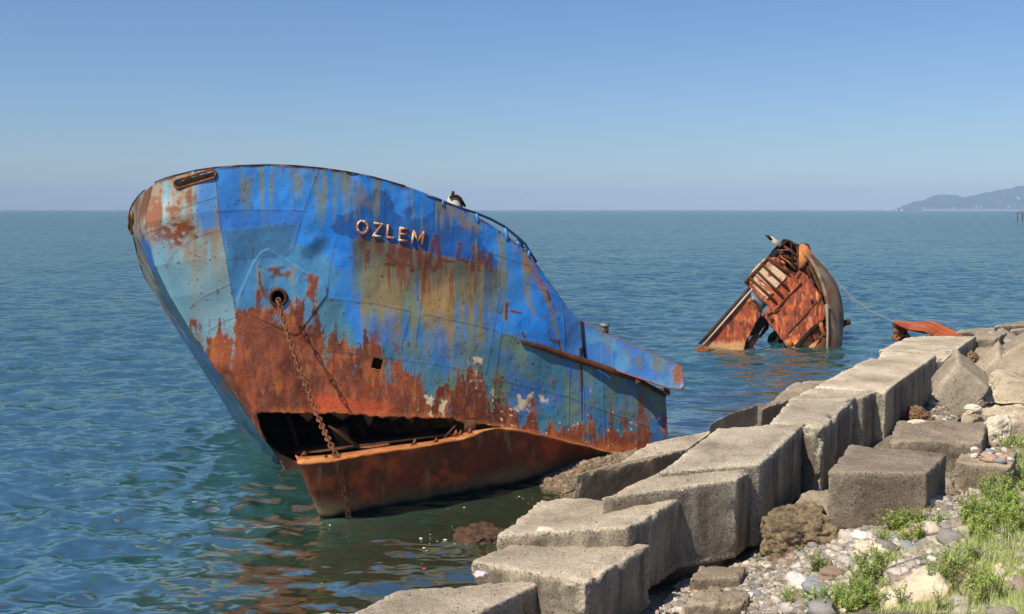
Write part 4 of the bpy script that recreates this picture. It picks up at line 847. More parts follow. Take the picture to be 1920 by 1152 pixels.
gx = np.concatenate([np.arange(-30, -6, 1.0), np.arange(-6, 13, .12), np.arange(13, 60, .8), np.arange(60, 400, 15)]); gy = np.concatenate([np.arange(-20, 7, 1.0), np.arange(7, 32, .12), np.arange(32, 60, .4), np.arange(60, 400, 10)])
GXX, GYY = np.meshgrid(gx, gy, indexing='ij'); gz = terrain_z(GXX.ravel(), GYY.ravel())
m, nt, b = new_mat('shingle_ground'); L = nt.links; v = objvec(nt, False)
vo = nd(nt, 'ShaderNodeTexVoronoi', Scale=17.0); L.new(v, vo.inputs['Vector']); sx_ = nd(nt, 'ShaderNodeSeparateColor'); L.new(vo.outputs['Color'], sx_.inputs[0])
r1 = ramp(nt, sx_.outputs[0], [(0, (.20, .165, .12)), (.4, (.34, .29, .22)), (.75, (.45, .39, .31)), (1, (.26, .22, .19))])
nn1 = noise(nt, v, 1.6, 5, .6); soil = ramp(nt, nn1, [(.42, (0, 0, 0)), (.62, (1, 1, 1))])
edge = ramp(nt, vo.outputs['Distance'], [(0, (1, 1, 1)), (.6, (.35, .33, .3))])
c = mixc(nt, 1., r1.outputs[0], edge.outputs[0], 'MULTIPLY'); fs_ = ramp(nt, noise(nt, v, 30, 4, .7), [(.3, (.20, .155, .09)), (.7, (.36, .29, .19))]); c = mixc(nt, mixc(nt, 1., soil.outputs[0], (.6, .6, .6), 'MULTIPLY'), c, fs_.outputs[0])
ge = nd(nt, 'ShaderNodeNewGeometry'); sz = nd(nt, 'ShaderNodeSeparateXYZ'); L.new(ge.outputs['Position'], sz.inputs[0]); wet = ramp(nt, sz.outputs[2], [(0, (.6, .5, .3)), (.22, (1, 1, 1))])
c = mixc(nt, 1., c, wet.outputs[0], 'MULTIPLY'); L.new(c, b.inputs['Base Color']); b.inputs['Roughness'].default_value = .85
iv = nd(nt, 'ShaderNodeMath', operation='SUBTRACT'); iv.inputs[0].default_value = 1; L.new(vo.outputs['Distance'], iv.inputs[1]); L.new(bump(nt, iv.outputs[0], .9, .05), b.inputs['Normal']); M['ground'] = m
tag(mesh_np('shore_ground', np.stack([GXX.ravel(), GYY.ravel(), gz], 1), grid_faces(len(gx), len(gy)), M['ground']), kind='structure')

# ================================================================== THE SEA
nr, na = 860, 620
rr_ = np.concatenate([[2.0, 5.0], np.geomspace(8, 260, nr - 42), np.geomspace(270, 10500, 40)]); aa = np.radians(np.linspace(-62, 62, na))
RR, AA = np.meshgrid(rr_, aa, indexing='ij'); WX = (RR * np.sin(AA)).ravel(); WY = (RR * np.cos(AA)).ravel(); R_ = RR.ravel()
dr = np.gradient(rr_); DR = np.repeat(dr, na)
wr = np.random.default_rng(3); WZ = np.zeros(len(WX)); ds = signed_shore(WX, WY); calm = .34 + .66 * sst(1, 9, ds); warpx = 1.2 * n2(WX * .06, WY * .06, 121, 2); warpy = 1.2 * n2(WX * .06, WY * .06, 122, 2)
gust = .75 + .4 * n2(WX * .045, WY * .045, 123, 3)
for k in range(96):
    lam = math.exp(wr.uniform(math.log(.32), math.log(3.6))); th = math.radians(-100) + wr.normal() * .62; kk = 2 * math.pi / lam
    amp = .0064 * lam ** .58 * wr.uniform(.5, 1.3); lp = sst(2.2, 5., lam / DR)
    ph = kk * ((WX + warpx) * math.cos(th) + (WY + warpy) * math.sin(th)) + wr.uniform(0, 6.28); s_ = np.sin(ph); WZ += amp * lp * (s_ + .25 * np.abs(s_) * (s_ > 0)) * calm * gust
shal = np.maximum(1 - sst(.2, 7.5, ds + 1.2 * n2(WX * .25, WY * .25, 124, 3)), 0)
m, nt, b = new_mat('sea_water'); L = nt.links
ge = nd(nt, 'ShaderNodeNewGeometry'); v = ge.outputs['Position']
mp = nd(nt, 'ShaderNodeMapping'); mp.inputs['Scale'].default_value = (.45, 1.35, 1); mp.inputs['Rotation'].default_value = (0, 0, math.radians(12)); L.new(v, mp.inputs[0])
def slope(scale, k, detail):
    n = nd(nt, 'ShaderNodeTexNoise', Scale=scale, Detail=detail, Roughness=.6, Distortion=.2); L.new(mp.outputs[0], n.inputs['Vector'])
    su = nd(nt, 'ShaderNodeVectorMath', operation='SUBTRACT'); L.new(n.outputs['Color'], su.inputs[0]); su.inputs[1].default_value = (.5, .5, .5)
    sc2 = nd(nt, 'ShaderNodeVectorMath', operation='MULTIPLY'); L.new(su.outputs[0], sc2.inputs[0]); sc2.inputs[1].default_value = (k * .7, k, 0); return sc2.outputs[0]
n3 = noise(nt, mp.outputs[0], .02, 3, .5)
a1 = nd(nt, 'ShaderNodeVectorMath', operation='ADD'); L.new(slope(3.0, 1.5, 2), a1.inputs[0]); a0 = nd(nt, 'ShaderNodeVectorMath', operation='ADD'); L.new(slope(.8, 1.2, 3), a0.inputs[0]); L.new(slope(.17, .4, 4), a0.inputs[1]); L.new(a0.outputs[0], a1.inputs[1])
a2 = nd(nt, 'ShaderNodeVectorMath', operation='ADD'); ch = nd(nt, 'ShaderNodeAttribute', attribute_name='chop'); a4 = nd(nt, 'ShaderNodeVectorMath', operation='SCALE'); L.new(a1.outputs[0], a4.inputs[0]); L.new(ch.outputs['Fac'], a4.inputs['Scale'])
L.new(a4.outputs[0], a2.inputs[0]); L.new(ge.outputs['Normal'], a2.inputs[1])
a3 = nd(nt, 'ShaderNodeVectorMath', operation='NORMALIZE'); L.new(a2.outputs[0], a3.inputs[0]); nb2 = a3.outputs[0]
deep = ramp(nt, n3, [(.35, (.026, .092, .080)), (.65, (.042, .130, .112))])
at = nd(nt, 'ShaderNodeAttribute', attribute_name='shallow')
bodyc = mixc(nt, at.outputs['Fac'], deep.outputs[0], (.055, .085, .036))
df = nd(nt, 'ShaderNodeBsdfDiffuse'); L.new(bodyc, df.inputs[0]); L.new(nb2, df.inputs['Normal'])
tr = nd(nt, 'ShaderNodeBsdfTransparent'); tr.inputs[0].default_value = (.55, .6, .36, 1)
mm = nd(nt, 'ShaderNodeMapRange'); mm.inputs['From Min'].default_value = .45; mm.inputs['To Max'].default_value = .4; L.new(at.outputs['Fac'], mm.inputs[0])
ms = nd(nt, 'ShaderNodeMixShader'); L.new(mm.outputs[0], ms.inputs[0]); L.new(df.outputs[0], ms.inputs[1]); L.new(tr.outputs[0], ms.inputs[2])
gl = nd(nt, 'ShaderNodeBsdfGlossy'); gl.inputs['Roughness'].default_value = .1; gl.inputs[0].default_value = (.80, .85, .82, 1); L.new(nb2, gl.inputs['Normal'])
fr_n = nd(nt, 'ShaderNodeFresnel', IOR=1.33); L.new(nb2, fr_n.inputs['Normal'])
fm = nd(nt, 'ShaderNodeMath', operation='MULTIPLY'); L.new(fr_n.outputs[0], fm.inputs[0]); fm.inputs[1].default_value = .66
m2 = nd(nt, 'ShaderNodeMixShader'); L.new(fm.outputs[0], m2.inputs[0]); L.new(ms.outputs[0], m2.inputs[1]); L.new(gl.outputs[0], m2.inputs[2])
L.new(m2.outputs[0], nt.nodes['Material Output'].inputs[0]); nt.nodes.remove(b); M['sea'] = m
tag(mesh_np('sea_water', np.stack([WX, WY, WZ], 1), grid_faces(nr, na), M['sea'], None, True, {'shallow': shal, 'chop': .3 + .7 * calm}), kind='structure')

# ================================================================== BREAKWATER BLOCKS
def hexa(name, T, B, mat, label, cat, seed, rad=.034, rough=1.0, cell=.05, group=None, crack=None, chip=1.4):
    """eight corners (top four, bottom four, same order) -> a weathered block with worn arrises"""
    T = np.asarray(T, float); B = np.asarray(B, float)
    ex = np.linalg.norm(T[1] - T[0]); ey = np.linalg.norm(T[3] - T[0]); ez = np.linalg.norm(T[0] - B[0]); dims = np.array([ex, ey, ez])
    n = np.clip((dims / cell).astype(int), 6, 52); Vs, Fs, k = [], [], 0
    for ax in range(3):
        u_, v_ = [(1, 2), (2, 0), (0, 1)][ax]
        for side in (0, 1):
            a = np.linspace(0, 1, n[u_] + 1); b_ = np.linspace(0, 1, n[v_] + 1); G = np.zeros((len(a), len(b_), 3)); G[..., u_] = a[:, None]; G[..., v_] = b_[None]; G[..., ax] = side
            f = grid_faces(len(a), len(b_)); f = f if side else f[:, ::-1]; Vs.append(G.reshape(-1, 3)); Fs.append(f + k); k += len(a) * len(b_)
    V = np.concatenate(Vs); F = np.concatenate(Fs); key = np.round(V * 1e5).astype(np.int64); _, idx, inv = np.unique(key, axis=0, return_index=True, return_inverse=True); V = V[idx]; F = inv.reshape(-1)[F]
    m_ = (V - .5) * dims; h = dims / 2; off = seed * 7.31
    r = rad * (1 + .9 * np.maximum(-.6, fbm(m_ * 1.7 + off, seed, 3))); r = np.minimum(r, h.min() * .6)[:, None]
    q = np.clip(m_, -(h - r), h - r); d = m_ - q; L_ = np.linalg.norm(d, axis=1, keepdims=True); on = L_[:, 0] > 1e-9; m2_ = m_.copy(); m2_[on] = (q + r * d / np.maximum(L_, 1e-9))[on]
    dirn = m2_ / h; nrm = np.sign(dirn) * np.abs(dirn) ** 8; nrm /= np.linalg.norm(nrm, axis=1, keepdims=True) + 1e-9
    edge = np.sort(np.abs(m_) / h, axis=1)[:, 1]; near = sst(.72, 1.0, edge)
    disp = rough * (.022 * fbm(m_ * .9 + off, seed + 1, 3) + .013 * fbm(m_ * 4.5 + off, seed + 2, 3) + .013 * fbm(m_ * 14 + off, seed + 4, 2))
    disp -= near * chip * (.11 * np.maximum(0, fbm(m_ * 2.6 + off, seed + 5, 4) - .12) + .02 * np.maximum(0, fbm(m_ * 8 + off, seed + 6, 2)))
    m2_ = m2_ + nrm * disp[:, None]; w = m2_ / dims + .5
    x, y, z = w[:, :1], w[:, 1:2], w[:, 2:]
    top = (T[0] * (1 - x) + T[1] * x) * (1 - y) + (T[3] * (1 - x) + T[2] * x) * y; bot = (B[0] * (1 - x) + B[1] * x) * (1 - y) + (B[3] * (1 - x) + B[2] * x) * y
    Wd = top * z + bot * (1 - z); ck = np.zeros(len(V))
    if crack is not None:
        zz = crack + .05 * fbm(np.stack([w[:, 0] * 6, w[:, 1] * 6, w[:, 0] * 0 + 2], 1), seed + 9, 3); ck = sst(.028, .008, np.abs(w[:, 2] - zz))
    base = B.mean(0); o = mesh_np(name, Wd - base, F, mat, None, True, {'crack': ck, 'arris': near}); o.location = base; return tag(o, label, cat, group)
GB = 'concrete blocks of the breakwater'
def block(quad, z, h, mat, label, seed, lean=(0, 0), **kw):
    z = np.broadcast_to(np.asarray(z, float), (4,)); T = at_z(quad, z); ctr = T.mean(0); T = ctr + (T - ctr) * .972; rj = np.random.default_rng(seed); T[:, 2] += rj.uniform(-.035, .035, 4); B = T - np.array([lean[0], lean[1], h])
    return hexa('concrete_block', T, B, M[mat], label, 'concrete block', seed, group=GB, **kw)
BL = [
 ([(585, 1185), (885, 1158), (1040, 1077), (742, 1103)], 1.15, 1.7, 'concrete_near', 'nearest pale concrete block, cut off by the bottom edge of the photo', {}),
 ([(520, 1190), (640, 1180), (700, 1138), (590, 1152)], .6, 1.2, 'concrete', 'low worn block just above the water at the bottom edge', {}),
 ([(876, 1052), (1099, 1094), (1226, 1022), (1003, 1001)], [1.25, 1.3, 1.3, 1.25], 1.0, 'concrete_near', 'pale block with a flat sloping top, second from the bottom of the wall', {}),
 ([(925, 1002), (1181, 989), (1288, 926), (1010, 935)], [1.45, 1.62, 1.65, 1.45], 1.25, 'concrete_near', 'big block with a streaked dark side, third from the bottom of the wall', {}),
 ([(1120, 932), (1385, 898), (1426, 869), (1232, 887)], 1.85, 1.42, 'concrete_near', 'upright block with black stained front, behind the third block of the wall', {}),
 ([(1230, 890), (1427, 872), (1519, 789), (1345, 802)], 1.92, 1.5, 'concrete', 'longest block of the wall with a broad sunlit top and shaded side', {'chip': .7}),
 ([(1440, 792), (1541, 803), (1613, 741), (1482, 746)], 1.95, 1.85, 'concrete', 'block with a bitten-off top corner, midway along the wall', {'chip': 2.0}),
 ([(1475, 750), (1620, 744), (1659, 727), (1525, 722)], 1.98, 1.85, 'concrete', 'narrow block squeezed between two longer ones, midway along the wall', {}),
 ([(1522, 727), (1662, 733), (1758, 667), (1628, 672)], 2.02, 1.9, 'concrete', 'long dark-sided block in the far half of the wall', {'chip': .8}),
 ([(1632, 690), (1776, 672), (1791, 657), (1655, 655)], 1.95, 1.8, 'concrete', 'short block standing proud beside the round brown boulder', {}),
 ([(1645, 657), (1792, 659), (1834, 630), (1700, 632)], 1.92, 1.8, 'concrete', 'farthest big block of the wall, just in front of the rusty plate', {}),
 ([(1822, 636), (1868, 637), (1890, 622), (1835, 621)], 1.8, 1.5, 'concrete_mid', 'block with a shaded front behind the far end of the wall', {}),
 ([(1852, 621), (1897, 643), (1914, 632), (1880, 615)], [1.9, 1.5, 1.5, 1.9], .8, 'concrete', 'sloping slab near the far right edge', {}),
 ([(1862, 614), (1960, 606), (1965, 597), (1868, 607)], 1.9, 1.6, 'concrete_mid', 'long parapet slab at the far right end of the breakwater', {}),
 ([(1893, 619), (1970, 615), (1985, 606), (1905, 610)], 1.75, 1.2, 'concrete_mid', 'dark fronted block under the far parapet slab', {}),
 ([(1790, 625), (1866, 621), (1880, 613), (1800, 617)], 1.2, 1.0, 'concrete_mid', 'flat slab at the waterline behind the rusty plate', {}),
 ([(1071, 893), (1228, 860), (1292, 839), (1160, 862)], .95, 1.2, 'concrete_mid', 'grey block at the waterside right under the blue wreck', {}),
 ([(1160, 868), (1292, 840), (1346, 803), (1212, 834)], .95, 1.1, 'concrete', 'flat sunlit slab touching the aft end of the blue wreck', {}),
 ([(1328, 800), (1403, 770), (1424, 756), (1350, 783)], [1.2, 1.2, 1.35, 1.3], .6, 'rubble', 'small tilted whitish block on the seaward side of the wall', {}),
 ([(1425, 768), (1543, 726), (1585, 707), (1486, 718)], 1.2, 1.3, 'concrete_mid', 'low seaward slab with a dark cracked edge', {}),
 ([(1540, 724), (1602, 707), (1612, 695), (1570, 701)], 1.2, 1.3, 'concrete_mid', 'low seaward slab nearest the sunken wreck', {}),
 ([(1608, 692), (1690, 690), (1720, 672), (1626, 672)], 1.45, 1.4, 'concrete', 'stepped seaward block below the far end of the wall', {}),
 ([(1548, 885), (1741, 890), (1779, 847), (1591, 832)], 1.95, 1.62, 'concrete_dark', 'large dark cube-shaped block cracked near its foot, beside the weeds', {'crack': .36, 'chip': .6}),
 ([(1663, 826), (1846, 829), (1851, 791), (1681, 789)], 1.72, 1.2, 'concrete_dark', 'blackish flat block behind the cracked cube-shaped block', {'chip': .9, 'rough': 1.6}),
 ([(1789, 868), (1900, 874), (1908, 845), (1800, 846)], 1.75, .9, 'concrete_mid', 'brown block with loose pebbles on its top', {}),
 ([(1278, 1132), (1398, 1130), (1408, 1108), (1300, 1112)], .75, .9, 'concrete_mid', 'rough half-buried block at the bottom edge beside the shingle', {'rough': 2.5}),
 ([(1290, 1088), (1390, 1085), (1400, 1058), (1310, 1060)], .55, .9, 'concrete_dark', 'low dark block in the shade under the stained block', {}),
 ([(1478, 952), (1556, 968), (1560, 915), (1500, 925)], .85, .6, 'concrete_mid', 'small slab lying in the shingle beside the cracked block', {'rough': 2.0}),
 ([(1800, 774), (1940, 780), (1960, 750), (1848, 752)], 1.7, .8, 'rubble', 'pale slab with a crumbling front edge at the right', {'rough': 2.2, 'chip': 1.8}),
 ([(1888, 785), (1990, 790), (1990, 765), (1898, 765)], 1.75, 1.2, 'rubble', 'pale broken block at the right edge above the weeds', {'rough': 2.2}),
 ([(1822, 664), (1872, 664), (1880, 650), (1830, 652)], 1.55, 1.0, 'concrete_mid', 'block half hidden behind the round brown boulder', {}),
]
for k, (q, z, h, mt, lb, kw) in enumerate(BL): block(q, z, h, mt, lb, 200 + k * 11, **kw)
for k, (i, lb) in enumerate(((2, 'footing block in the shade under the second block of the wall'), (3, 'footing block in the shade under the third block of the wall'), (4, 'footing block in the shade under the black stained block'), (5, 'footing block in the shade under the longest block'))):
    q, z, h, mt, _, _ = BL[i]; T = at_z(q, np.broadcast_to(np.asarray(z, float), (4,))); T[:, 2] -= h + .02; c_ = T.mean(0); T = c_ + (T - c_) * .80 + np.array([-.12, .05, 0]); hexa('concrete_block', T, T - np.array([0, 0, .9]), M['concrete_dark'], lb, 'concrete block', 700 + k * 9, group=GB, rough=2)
def tilted(front, dep, back, mat, label, seed, **kw):
    """a toppled block from its visible face (four corners, any turn) and the way it runs back"""
    Fr = at_depth(front, dep); bk = np.asarray(back, float)  # front: bl, br, tr, tl
    T = np.array([Fr[3], Fr[2], Fr[2] + bk, Fr[3] + bk]); B = np.array([Fr[0], Fr[1], Fr[1] + bk, Fr[0] + bk])
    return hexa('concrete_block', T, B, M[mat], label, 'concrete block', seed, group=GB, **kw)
tilted([(1745, 742), (1802, 790), (1858, 731), (1797, 679)], [25.4, 25.0, 25.6, 26.0], (.35, 1.0, .25), 'concrete_mid', 'toppled block standing on one corner below the brown boulder', 901, rad=.09)
tilted([(1800, 735), (1858, 728), (1890, 690), (1872, 668)], [28.2, 28.0, 28.6, 28.8], (.4, .9, .35), 'concrete_mid', 'leaning slab propped behind the toppled corner-standing block', 902)
tilted([(1862, 738), (1935, 700), (1935, 632), (1876, 668)], [27.6, 27.4, 29.0, 29.0], (.5, 1.2, .1), 'concrete_mid', 'broad slanting slab at the right edge above the rubble', 903, rough=1.6)
tilted([(1838, 756), (1935, 760), (1930, 716), (1890, 710)], [25.9, 25.6, 26.4, 26.6], (.2, 1.2, .1), 'rubble', 'pale rubble-filled concrete lump with white stones showing at the right', 904, rough=3, chip=2)
rock('boulder', (1814, 677), 1.3, (.42, .38, .36), M['boulder'], 11, 'rounded knobbly brown boulder lodged between blocks', 'boulder', fine=.12, rough=.14, ff=6, crease=.55)
rock('boulder', (1720, 786), .95, (.36, .3, .3), M['coral'], 12, 'pitted reddish boulder against the dark side of the wall', 'boulder', fine=.3, ff=5)
rock('boulder', (1500, 1004), .82, (.62, .5, .5), M['crust'], 13, 'large rough brown boulder below the cracked cube-shaped block', 'boulder', fine=.06, rough=.3, square=.55, ff=12, crease=.2)
rock('boulder', (1722, 1150), 1.25, (.44, .44, .42), M['palerock'], 14, 'big smooth cream boulder among the weeds at the bottom edge', 'boulder', rough=.22, fine=.03, square=.75, tilt=-.45, crease=.1)
rock('boulder', (902, 1010), -.02, (.52, .42, .24), M['wetrock'], 15, 'brown seaweed-covered rock awash beside the wall', 'boulder', fine=.12, square=.3)
rock('boulder', (1868, 815), 1.5, (.3, .25, .38), M['limestone'], 16, 'blocky whitish rock standing behind the pebble-topped block', 'boulder', square=.7, fine=.07)
rock('boulder', (1824, 768), 1.85, (.2, .16, .11), M['limestone'], 17, 'flat white stone on top of the pale crumbling slab', 'boulder', square=.4)
rock('boulder', (1764, 925), 1.3, (.3, .22, .14), M['concrete_dark'], 18, 'grey stone at the right foot of the cracked block', 'boulder', square=.3)
rock('boulder', (1632, 1040), 1.05, (.26, .3, .2), M['limestone'], 19, 'whitish crumbly lump in the middle of the pebbles', 'boulder', fine=.2, rough=.35)
rock('boulder', (1720, 793), 1.75, (.22, .15, .06), M['limestone'], 20, 'flat pale stone on the back of the blackish block', 'boulder', square=.3)
rock('boulder', (1318, 657), .02, (.32, .3, .22), M['rust'], 21, 'small rusty lump poking from the water before the sunken wreck', 'scrap metal', sub=4)
rock('boulder', (1470, 640), .05, (.75, .5, .5), M['black'], 22, 'dark rounded debris under the sunken wreck', 'debris', sub=4, fine=.15)
rock('boulder', (1025, 996), 1.47, (.15, .1, .05), M['limestone'], 23, 'chalky white scrap lodged at the edge of the third block', 'stone', sub=4, square=.4)
V, F = rock_verts(77, (.05, .04, .03), 3); o = mesh_np('plastic_scrap', V, F, simple('pink_plastic', (.75, .06, .14), .4)); o.location = at_z([(795, 1068)], .01)[0]; tag(o, 'tiny pink scrap floating on the green water', 'litter')
V, F = rock_verts(78, (.10, .09, .06), 3); o = mesh_np('plastic_scrap', V, F, simple('pink_white_plastic', (.72, .5, .48), .4)); o.location = at_z([(903, 1078)], 1.2)[0]; tag(o, 'pale pink crumpled scrap on the lowest pale block', 'litter')

# ================================================================== SHINGLE, STONES
pr = np.random.default_rng(21)
def scatter_px(poly, n, r=pr):
    poly = np.array(poly, float); lo, hi = poly.min(0), poly.max(0); out = []
    while len(out) < n:
        q = r.uniform(lo, hi, (n * 3, 2)); q = q[inpoly(q[:, 0], q[:, 1], [tuple(p) for p in poly])]; out += list(q)
    return np.array(out[:n])
GRAVEL = [([(1740, 1152), (1800, 1010), (1870, 930), (1940, 920), (1940, 1165)], 1500, .03), ([(1640, 1060), (1700, 1000), (1800, 960), (1820, 1010), (1740, 1060), (1680, 1110)], 1600, .03), ([(1230, 1152), (1300, 1060), (1420, 1030), (1480, 960), (1560, 905), (1600, 1000), (1560, 1060), (1480, 1152)], 9000, .021), ([(1500, 1060), (1560, 1020), (1640, 960), (1760, 920), (1830, 870), (1920, 800), (1920, 900), (1780, 980), (1660, 1040), (1560, 1152), (1440, 1152)], 6500, .03),
          ([(1000, 915), (1080, 868), (1190, 848), (1180, 862), (1090, 915), (1060, 925)], 4500, .022), ([(1640, 800), (1700, 740), (1800, 690), (1870, 640), (1920, 640), (1920, 800), (1800, 850)], 2200, .04)]
m, nt, b = new_mat('pebbles'); ca_n = nd(nt, 'ShaderNodeAttribute', attribute_name='Col'); nt.links.new(mixc(nt, 1., ca_n.outputs[0], ramp(nt, noise(nt, objvec(nt, False), 25, 4, .6), [(.3, (.75,) * 3), (.7, (1.15,) * 3)]).outputs[0], 'MULTIPLY'), b.inputs['Base Color']); b.inputs['Roughness'].default_value = .8; M['pebble'] = m
PAL = np.array([(.42, .36, .28), (.33, .28, .22), (.5, .44, .36), (.25, .22, .19), (.36, .27, .2), (.27, .25, .22), (.58, .5, .4)])
pv, pf = ICO[1]; VV, FF, CC, k = [], [], [], 0
for poly, n, sz_ in GRAVEL:
    pts = at_ground(scatter_px(poly, n))
    for p in pts:
        s_ = sz_ * math.exp(pr.normal() * .55); S_ = s_ * np.array([1, pr.uniform(.6, 1), pr.uniform(.4, .75)]); a = pr.uniform(0, 6.28); V = pv * (1 + .18 * pr.normal(size=(len(pv), 1))) * S_
        ca, sa = math.cos(a), math.sin(a); V = V @ np.array([[ca, sa, 0], [-sa, ca, 0], [0, 0, 1]]); p = p + np.array([0, 0, S_[2] * .4])
        cc_ = PAL[pr.integers(len(PAL))] * pr.uniform(.8, 1.15) * (np.array([.55, .45, .33]) if sz_ == .022 else 1); VV.append(V + p); FF.append(pf + k); CC.append(np.tile(cc_, (len(pv), 1))); k += len(pv)
tag(mesh_np('shingle', np.concatenate(VV), np.concatenate(FF), M['pebble'], None, False, {'Col': np.concatenate(CC)}), 'loose shingle of small rounded pebbles between the blocks and the grass', 'shingle', kind='stuff')
STN = [('cream', (.58, .48, .35), 'smooth cream stone among the pebbles and weeds'), ('grey', (.25, .26, .26), 'smooth grey stone among the pebbles and weeds'), ('brown', (.26, .18, .12), 'dull brown stone among the pebbles and weeds'), ('white', (.66, .62, .55), 'whitish stone among the pebbles and weeds'), ('pink', (.45, .29, .2), 'pinkish stone among the pebbles and weeds')]
protos = []
for i, (nm, c, lb) in enumerate(STN):
    mt = simple('stone_' + nm, c, .8, .22, 8)
    for j in range(2):
        V, F = rock_verts(300 + i * 7 + j, (1, .75, .55), 3, .22, .05, .25); protos.append((bpy.data.meshes, mesh_np('beach_stone', V, F, mt, None, True, None, False).data, lb, nm))
STONES = [((1700, 1010), .19, 'pink'), ((1738, 1003), .26, 'cream'), ((1668, 1030), .2, 'cream'), ((1540, 1120), .26, 'grey'), ((1525, 1100), .17, 'grey'), ((1672, 1056), .1, 'pink'), ((1560, 1085), .2, 'brown'), ((1545, 1068), .18, 'brown'), ((1500, 1100), .22, 'white'), ((1496, 1125), .16, 'brown'), ((1630, 985), .12, 'white'), ((1690, 980), .13, 'cream'), ((1655, 970), .12, 'grey'), ((1752, 950), .16, 'white'), ((1735, 965), .15, 'brown'), ((1548, 1092), .15, 'brown')]
for poly, n in (([(1480, 1152), (1560, 1050), (1640, 970), (1780, 930), (1760, 1000), (1650, 1060), (1600, 1152)], 62), ([(1796, 850), (1890, 830), (1920, 790), (1920, 880), (1890, 870), (1800, 858)], 34), ([(1240, 1150), (1330, 1090), (1400, 1100), (1480, 1152)], 14), ([(1700, 780), (1790, 700), (1900, 690), (1920, 780), (1790, 800)], 14)):
    for q in scatter_px(poly, n): STONES.append((tuple(q), .055 * math.exp(pr.normal() * .45) + .02, STN[pr.integers(5)][0]))
for q, s_, nm in STONES:
    pk = [p for p in protos if p[3] == nm][pr.integers(2)]; o = bpy.data.objects.new('beach_stone', pk[1]); COL.objects.link(o)
    g = at_ground([q])[0]
    if inpoly(np.array([q[0]]), np.array([q[1]]), [(1790, 846), (1908, 846), (1905, 872), (1790, 868)])[0]: g = at_z([q], 1.76)[0]
    o.location = g + np.array([0, 0, s_ * .28]); o.scale = (s_, s_, s_); o.rotation_euler = (pr.uniform(-.3, .3), pr.uniform(-.3, .3), pr.uniform(0, 6.28)); tag(o, pk[2], 'stone', nm + ' stones on the bank')

# ================================================================== GRASS AND WEEDS
def leaf_mat(name, c1, c2, c3):
    m, nt, b = new_mat(name); at = nd(nt, 'ShaderNodeAttribute', attribute_name='tint'); oi = nd(nt, 'ShaderNodeObjectInfo')
    r = ramp(nt, at.outputs['Fac'], [(0, c1), (.5, c2), (1, c3)]); hs = nd(nt, 'ShaderNodeHueSaturation'); mr = nd(nt, 'ShaderNodeMapRange'); mr.inputs['To Min'].default_value = .75; mr.inputs['To Max'].default_value = 1.25
    nt.links.new(oi.outputs['Random'], mr.inputs[0]); nt.links.new(mr.outputs[0], hs.inputs['Value']); nt.links.new(r.outputs[0], hs.inputs['Color'])
    df = b; nt.links.new(hs.outputs[0], b.inputs['Base Color']); b.inputs['Roughness'].default_value = .55
    tl = nd(nt, 'ShaderNodeBsdfTranslucent'); nt.links.new(hs.outputs[0], tl.inputs[0]); ms = nd(nt, 'ShaderNodeMixShader'); ms.inputs[0].default_value = .3
    nt.links.new(b.outputs[0], ms.inputs[1]); nt.links.new(tl.outputs[0], ms.inputs[2]); nt.links.new(ms.outputs[0], nt.nodes['Material Output'].inputs[0]); return m
M['leaf'] = leaf_mat('weed_leaf', (.15, .22, .035), (.30, .42, .07), (.50, .58, .15)); M['grass'] = leaf_mat('grass_blade', (.24, .36, .07), (.44, .56, .14), (.72, .64, .32)); M['stem'] = simple('weed_stem', (.16, .13, .06), .8); M['dry'] = leaf_mat('dry_leaf', (.10, .075, .035), (.2, .14, .07), (.32, .25, .13))
def blades(pts, length, width, r, spread=.5, seg=3, up=1.0):
    n = len(pts); a = r.uniform(0, 2 * math.pi, n); L_ = length * np.exp(r.normal(size=n) * .3); d = np.stack([np.cos(a), np.sin(a), 0 * a], 1); s_ = np.stack([-np.sin(a), np.cos(a), 0 * a], 1); ln = r.uniform(.1, 1, n) * spread
    V = np.zeros((n, seg * 2 + 1, 3))
    for k in range(seg + 1):
        t = k / seg; c = pts + d * (L_ * ln * t * t)[:, None] + np.array([0, 0, 1.]) * (L_ * up * t * (1 - .35 * ln * t))[:, None]; w = width * (1 - t ** 1.5)
        if k < seg: V[:, 2 * k] = c - s_ * w / 2; V[:, 2 * k + 1] = c + s_ * w / 2
        else: V[:, 2 * seg] = c
    b = np.arange(n)[:, None] * (2 * seg + 1); q = [np.concatenate([b + 2 * k, b + 2 * k + 1, b + 2 * k + 3, b + 2 * k + 2], 1) for k in range(seg - 1)]
    tri = np.concatenate([b + 2 * seg - 2, b + 2 * seg - 1, b + 2 * seg], 1); F = [tuple(f) for f in np.concatenate(q)] + [tuple(f) for f in tri]; return V.reshape(-1, 3), F, np.repeat(r.uniform(0, 1, n) ** .7, 2 * seg + 1)
gr = np.random.default_rng(9)
GP = [([(1640, 1152), (1760, 1080), (1800, 1000), (1860, 930), (1940, 900), (1960, 1170)], 15000, .1, .006), ([(1440, 1152), (1560, 1060), (1640, 1000), (1760, 980), (1860, 920), (1800, 1010), (1660, 1152)], 3800, .07, .005)]
Vg, Fg, Tg = [], [], []; k = 0
GP += [([(1740, 1152), (1800, 1010), (1860, 890), (1930, 830), (1960, 1170)], 5200, .2, .006), ([(1560, 1140), (1640, 1010), (1700, 985), (1800, 960), (1760, 1040), (1660, 1060)], 1100, .13, .005), ([(1860, 900), (1930, 820), (1960, 900)], 900, .26, .007)]
for poly, n, ln, wd in GP:
    pts = at_ground(scatter_px(poly, n, gr)); V, F, t = blades(pts, ln, wd, gr, .9, 3); Vg.append(V); Fg += [tuple(i + k for i in f) for f in F]; Tg.append(t); k += len(V)
tag(mesh_np('grass', np.concatenate(Vg), Fg, M['grass'], None, True, {'tint': np.concatenate(Tg)}), 'short green and straw-coloured grass covering the bank at the lower right', 'grass', kind='stuff')
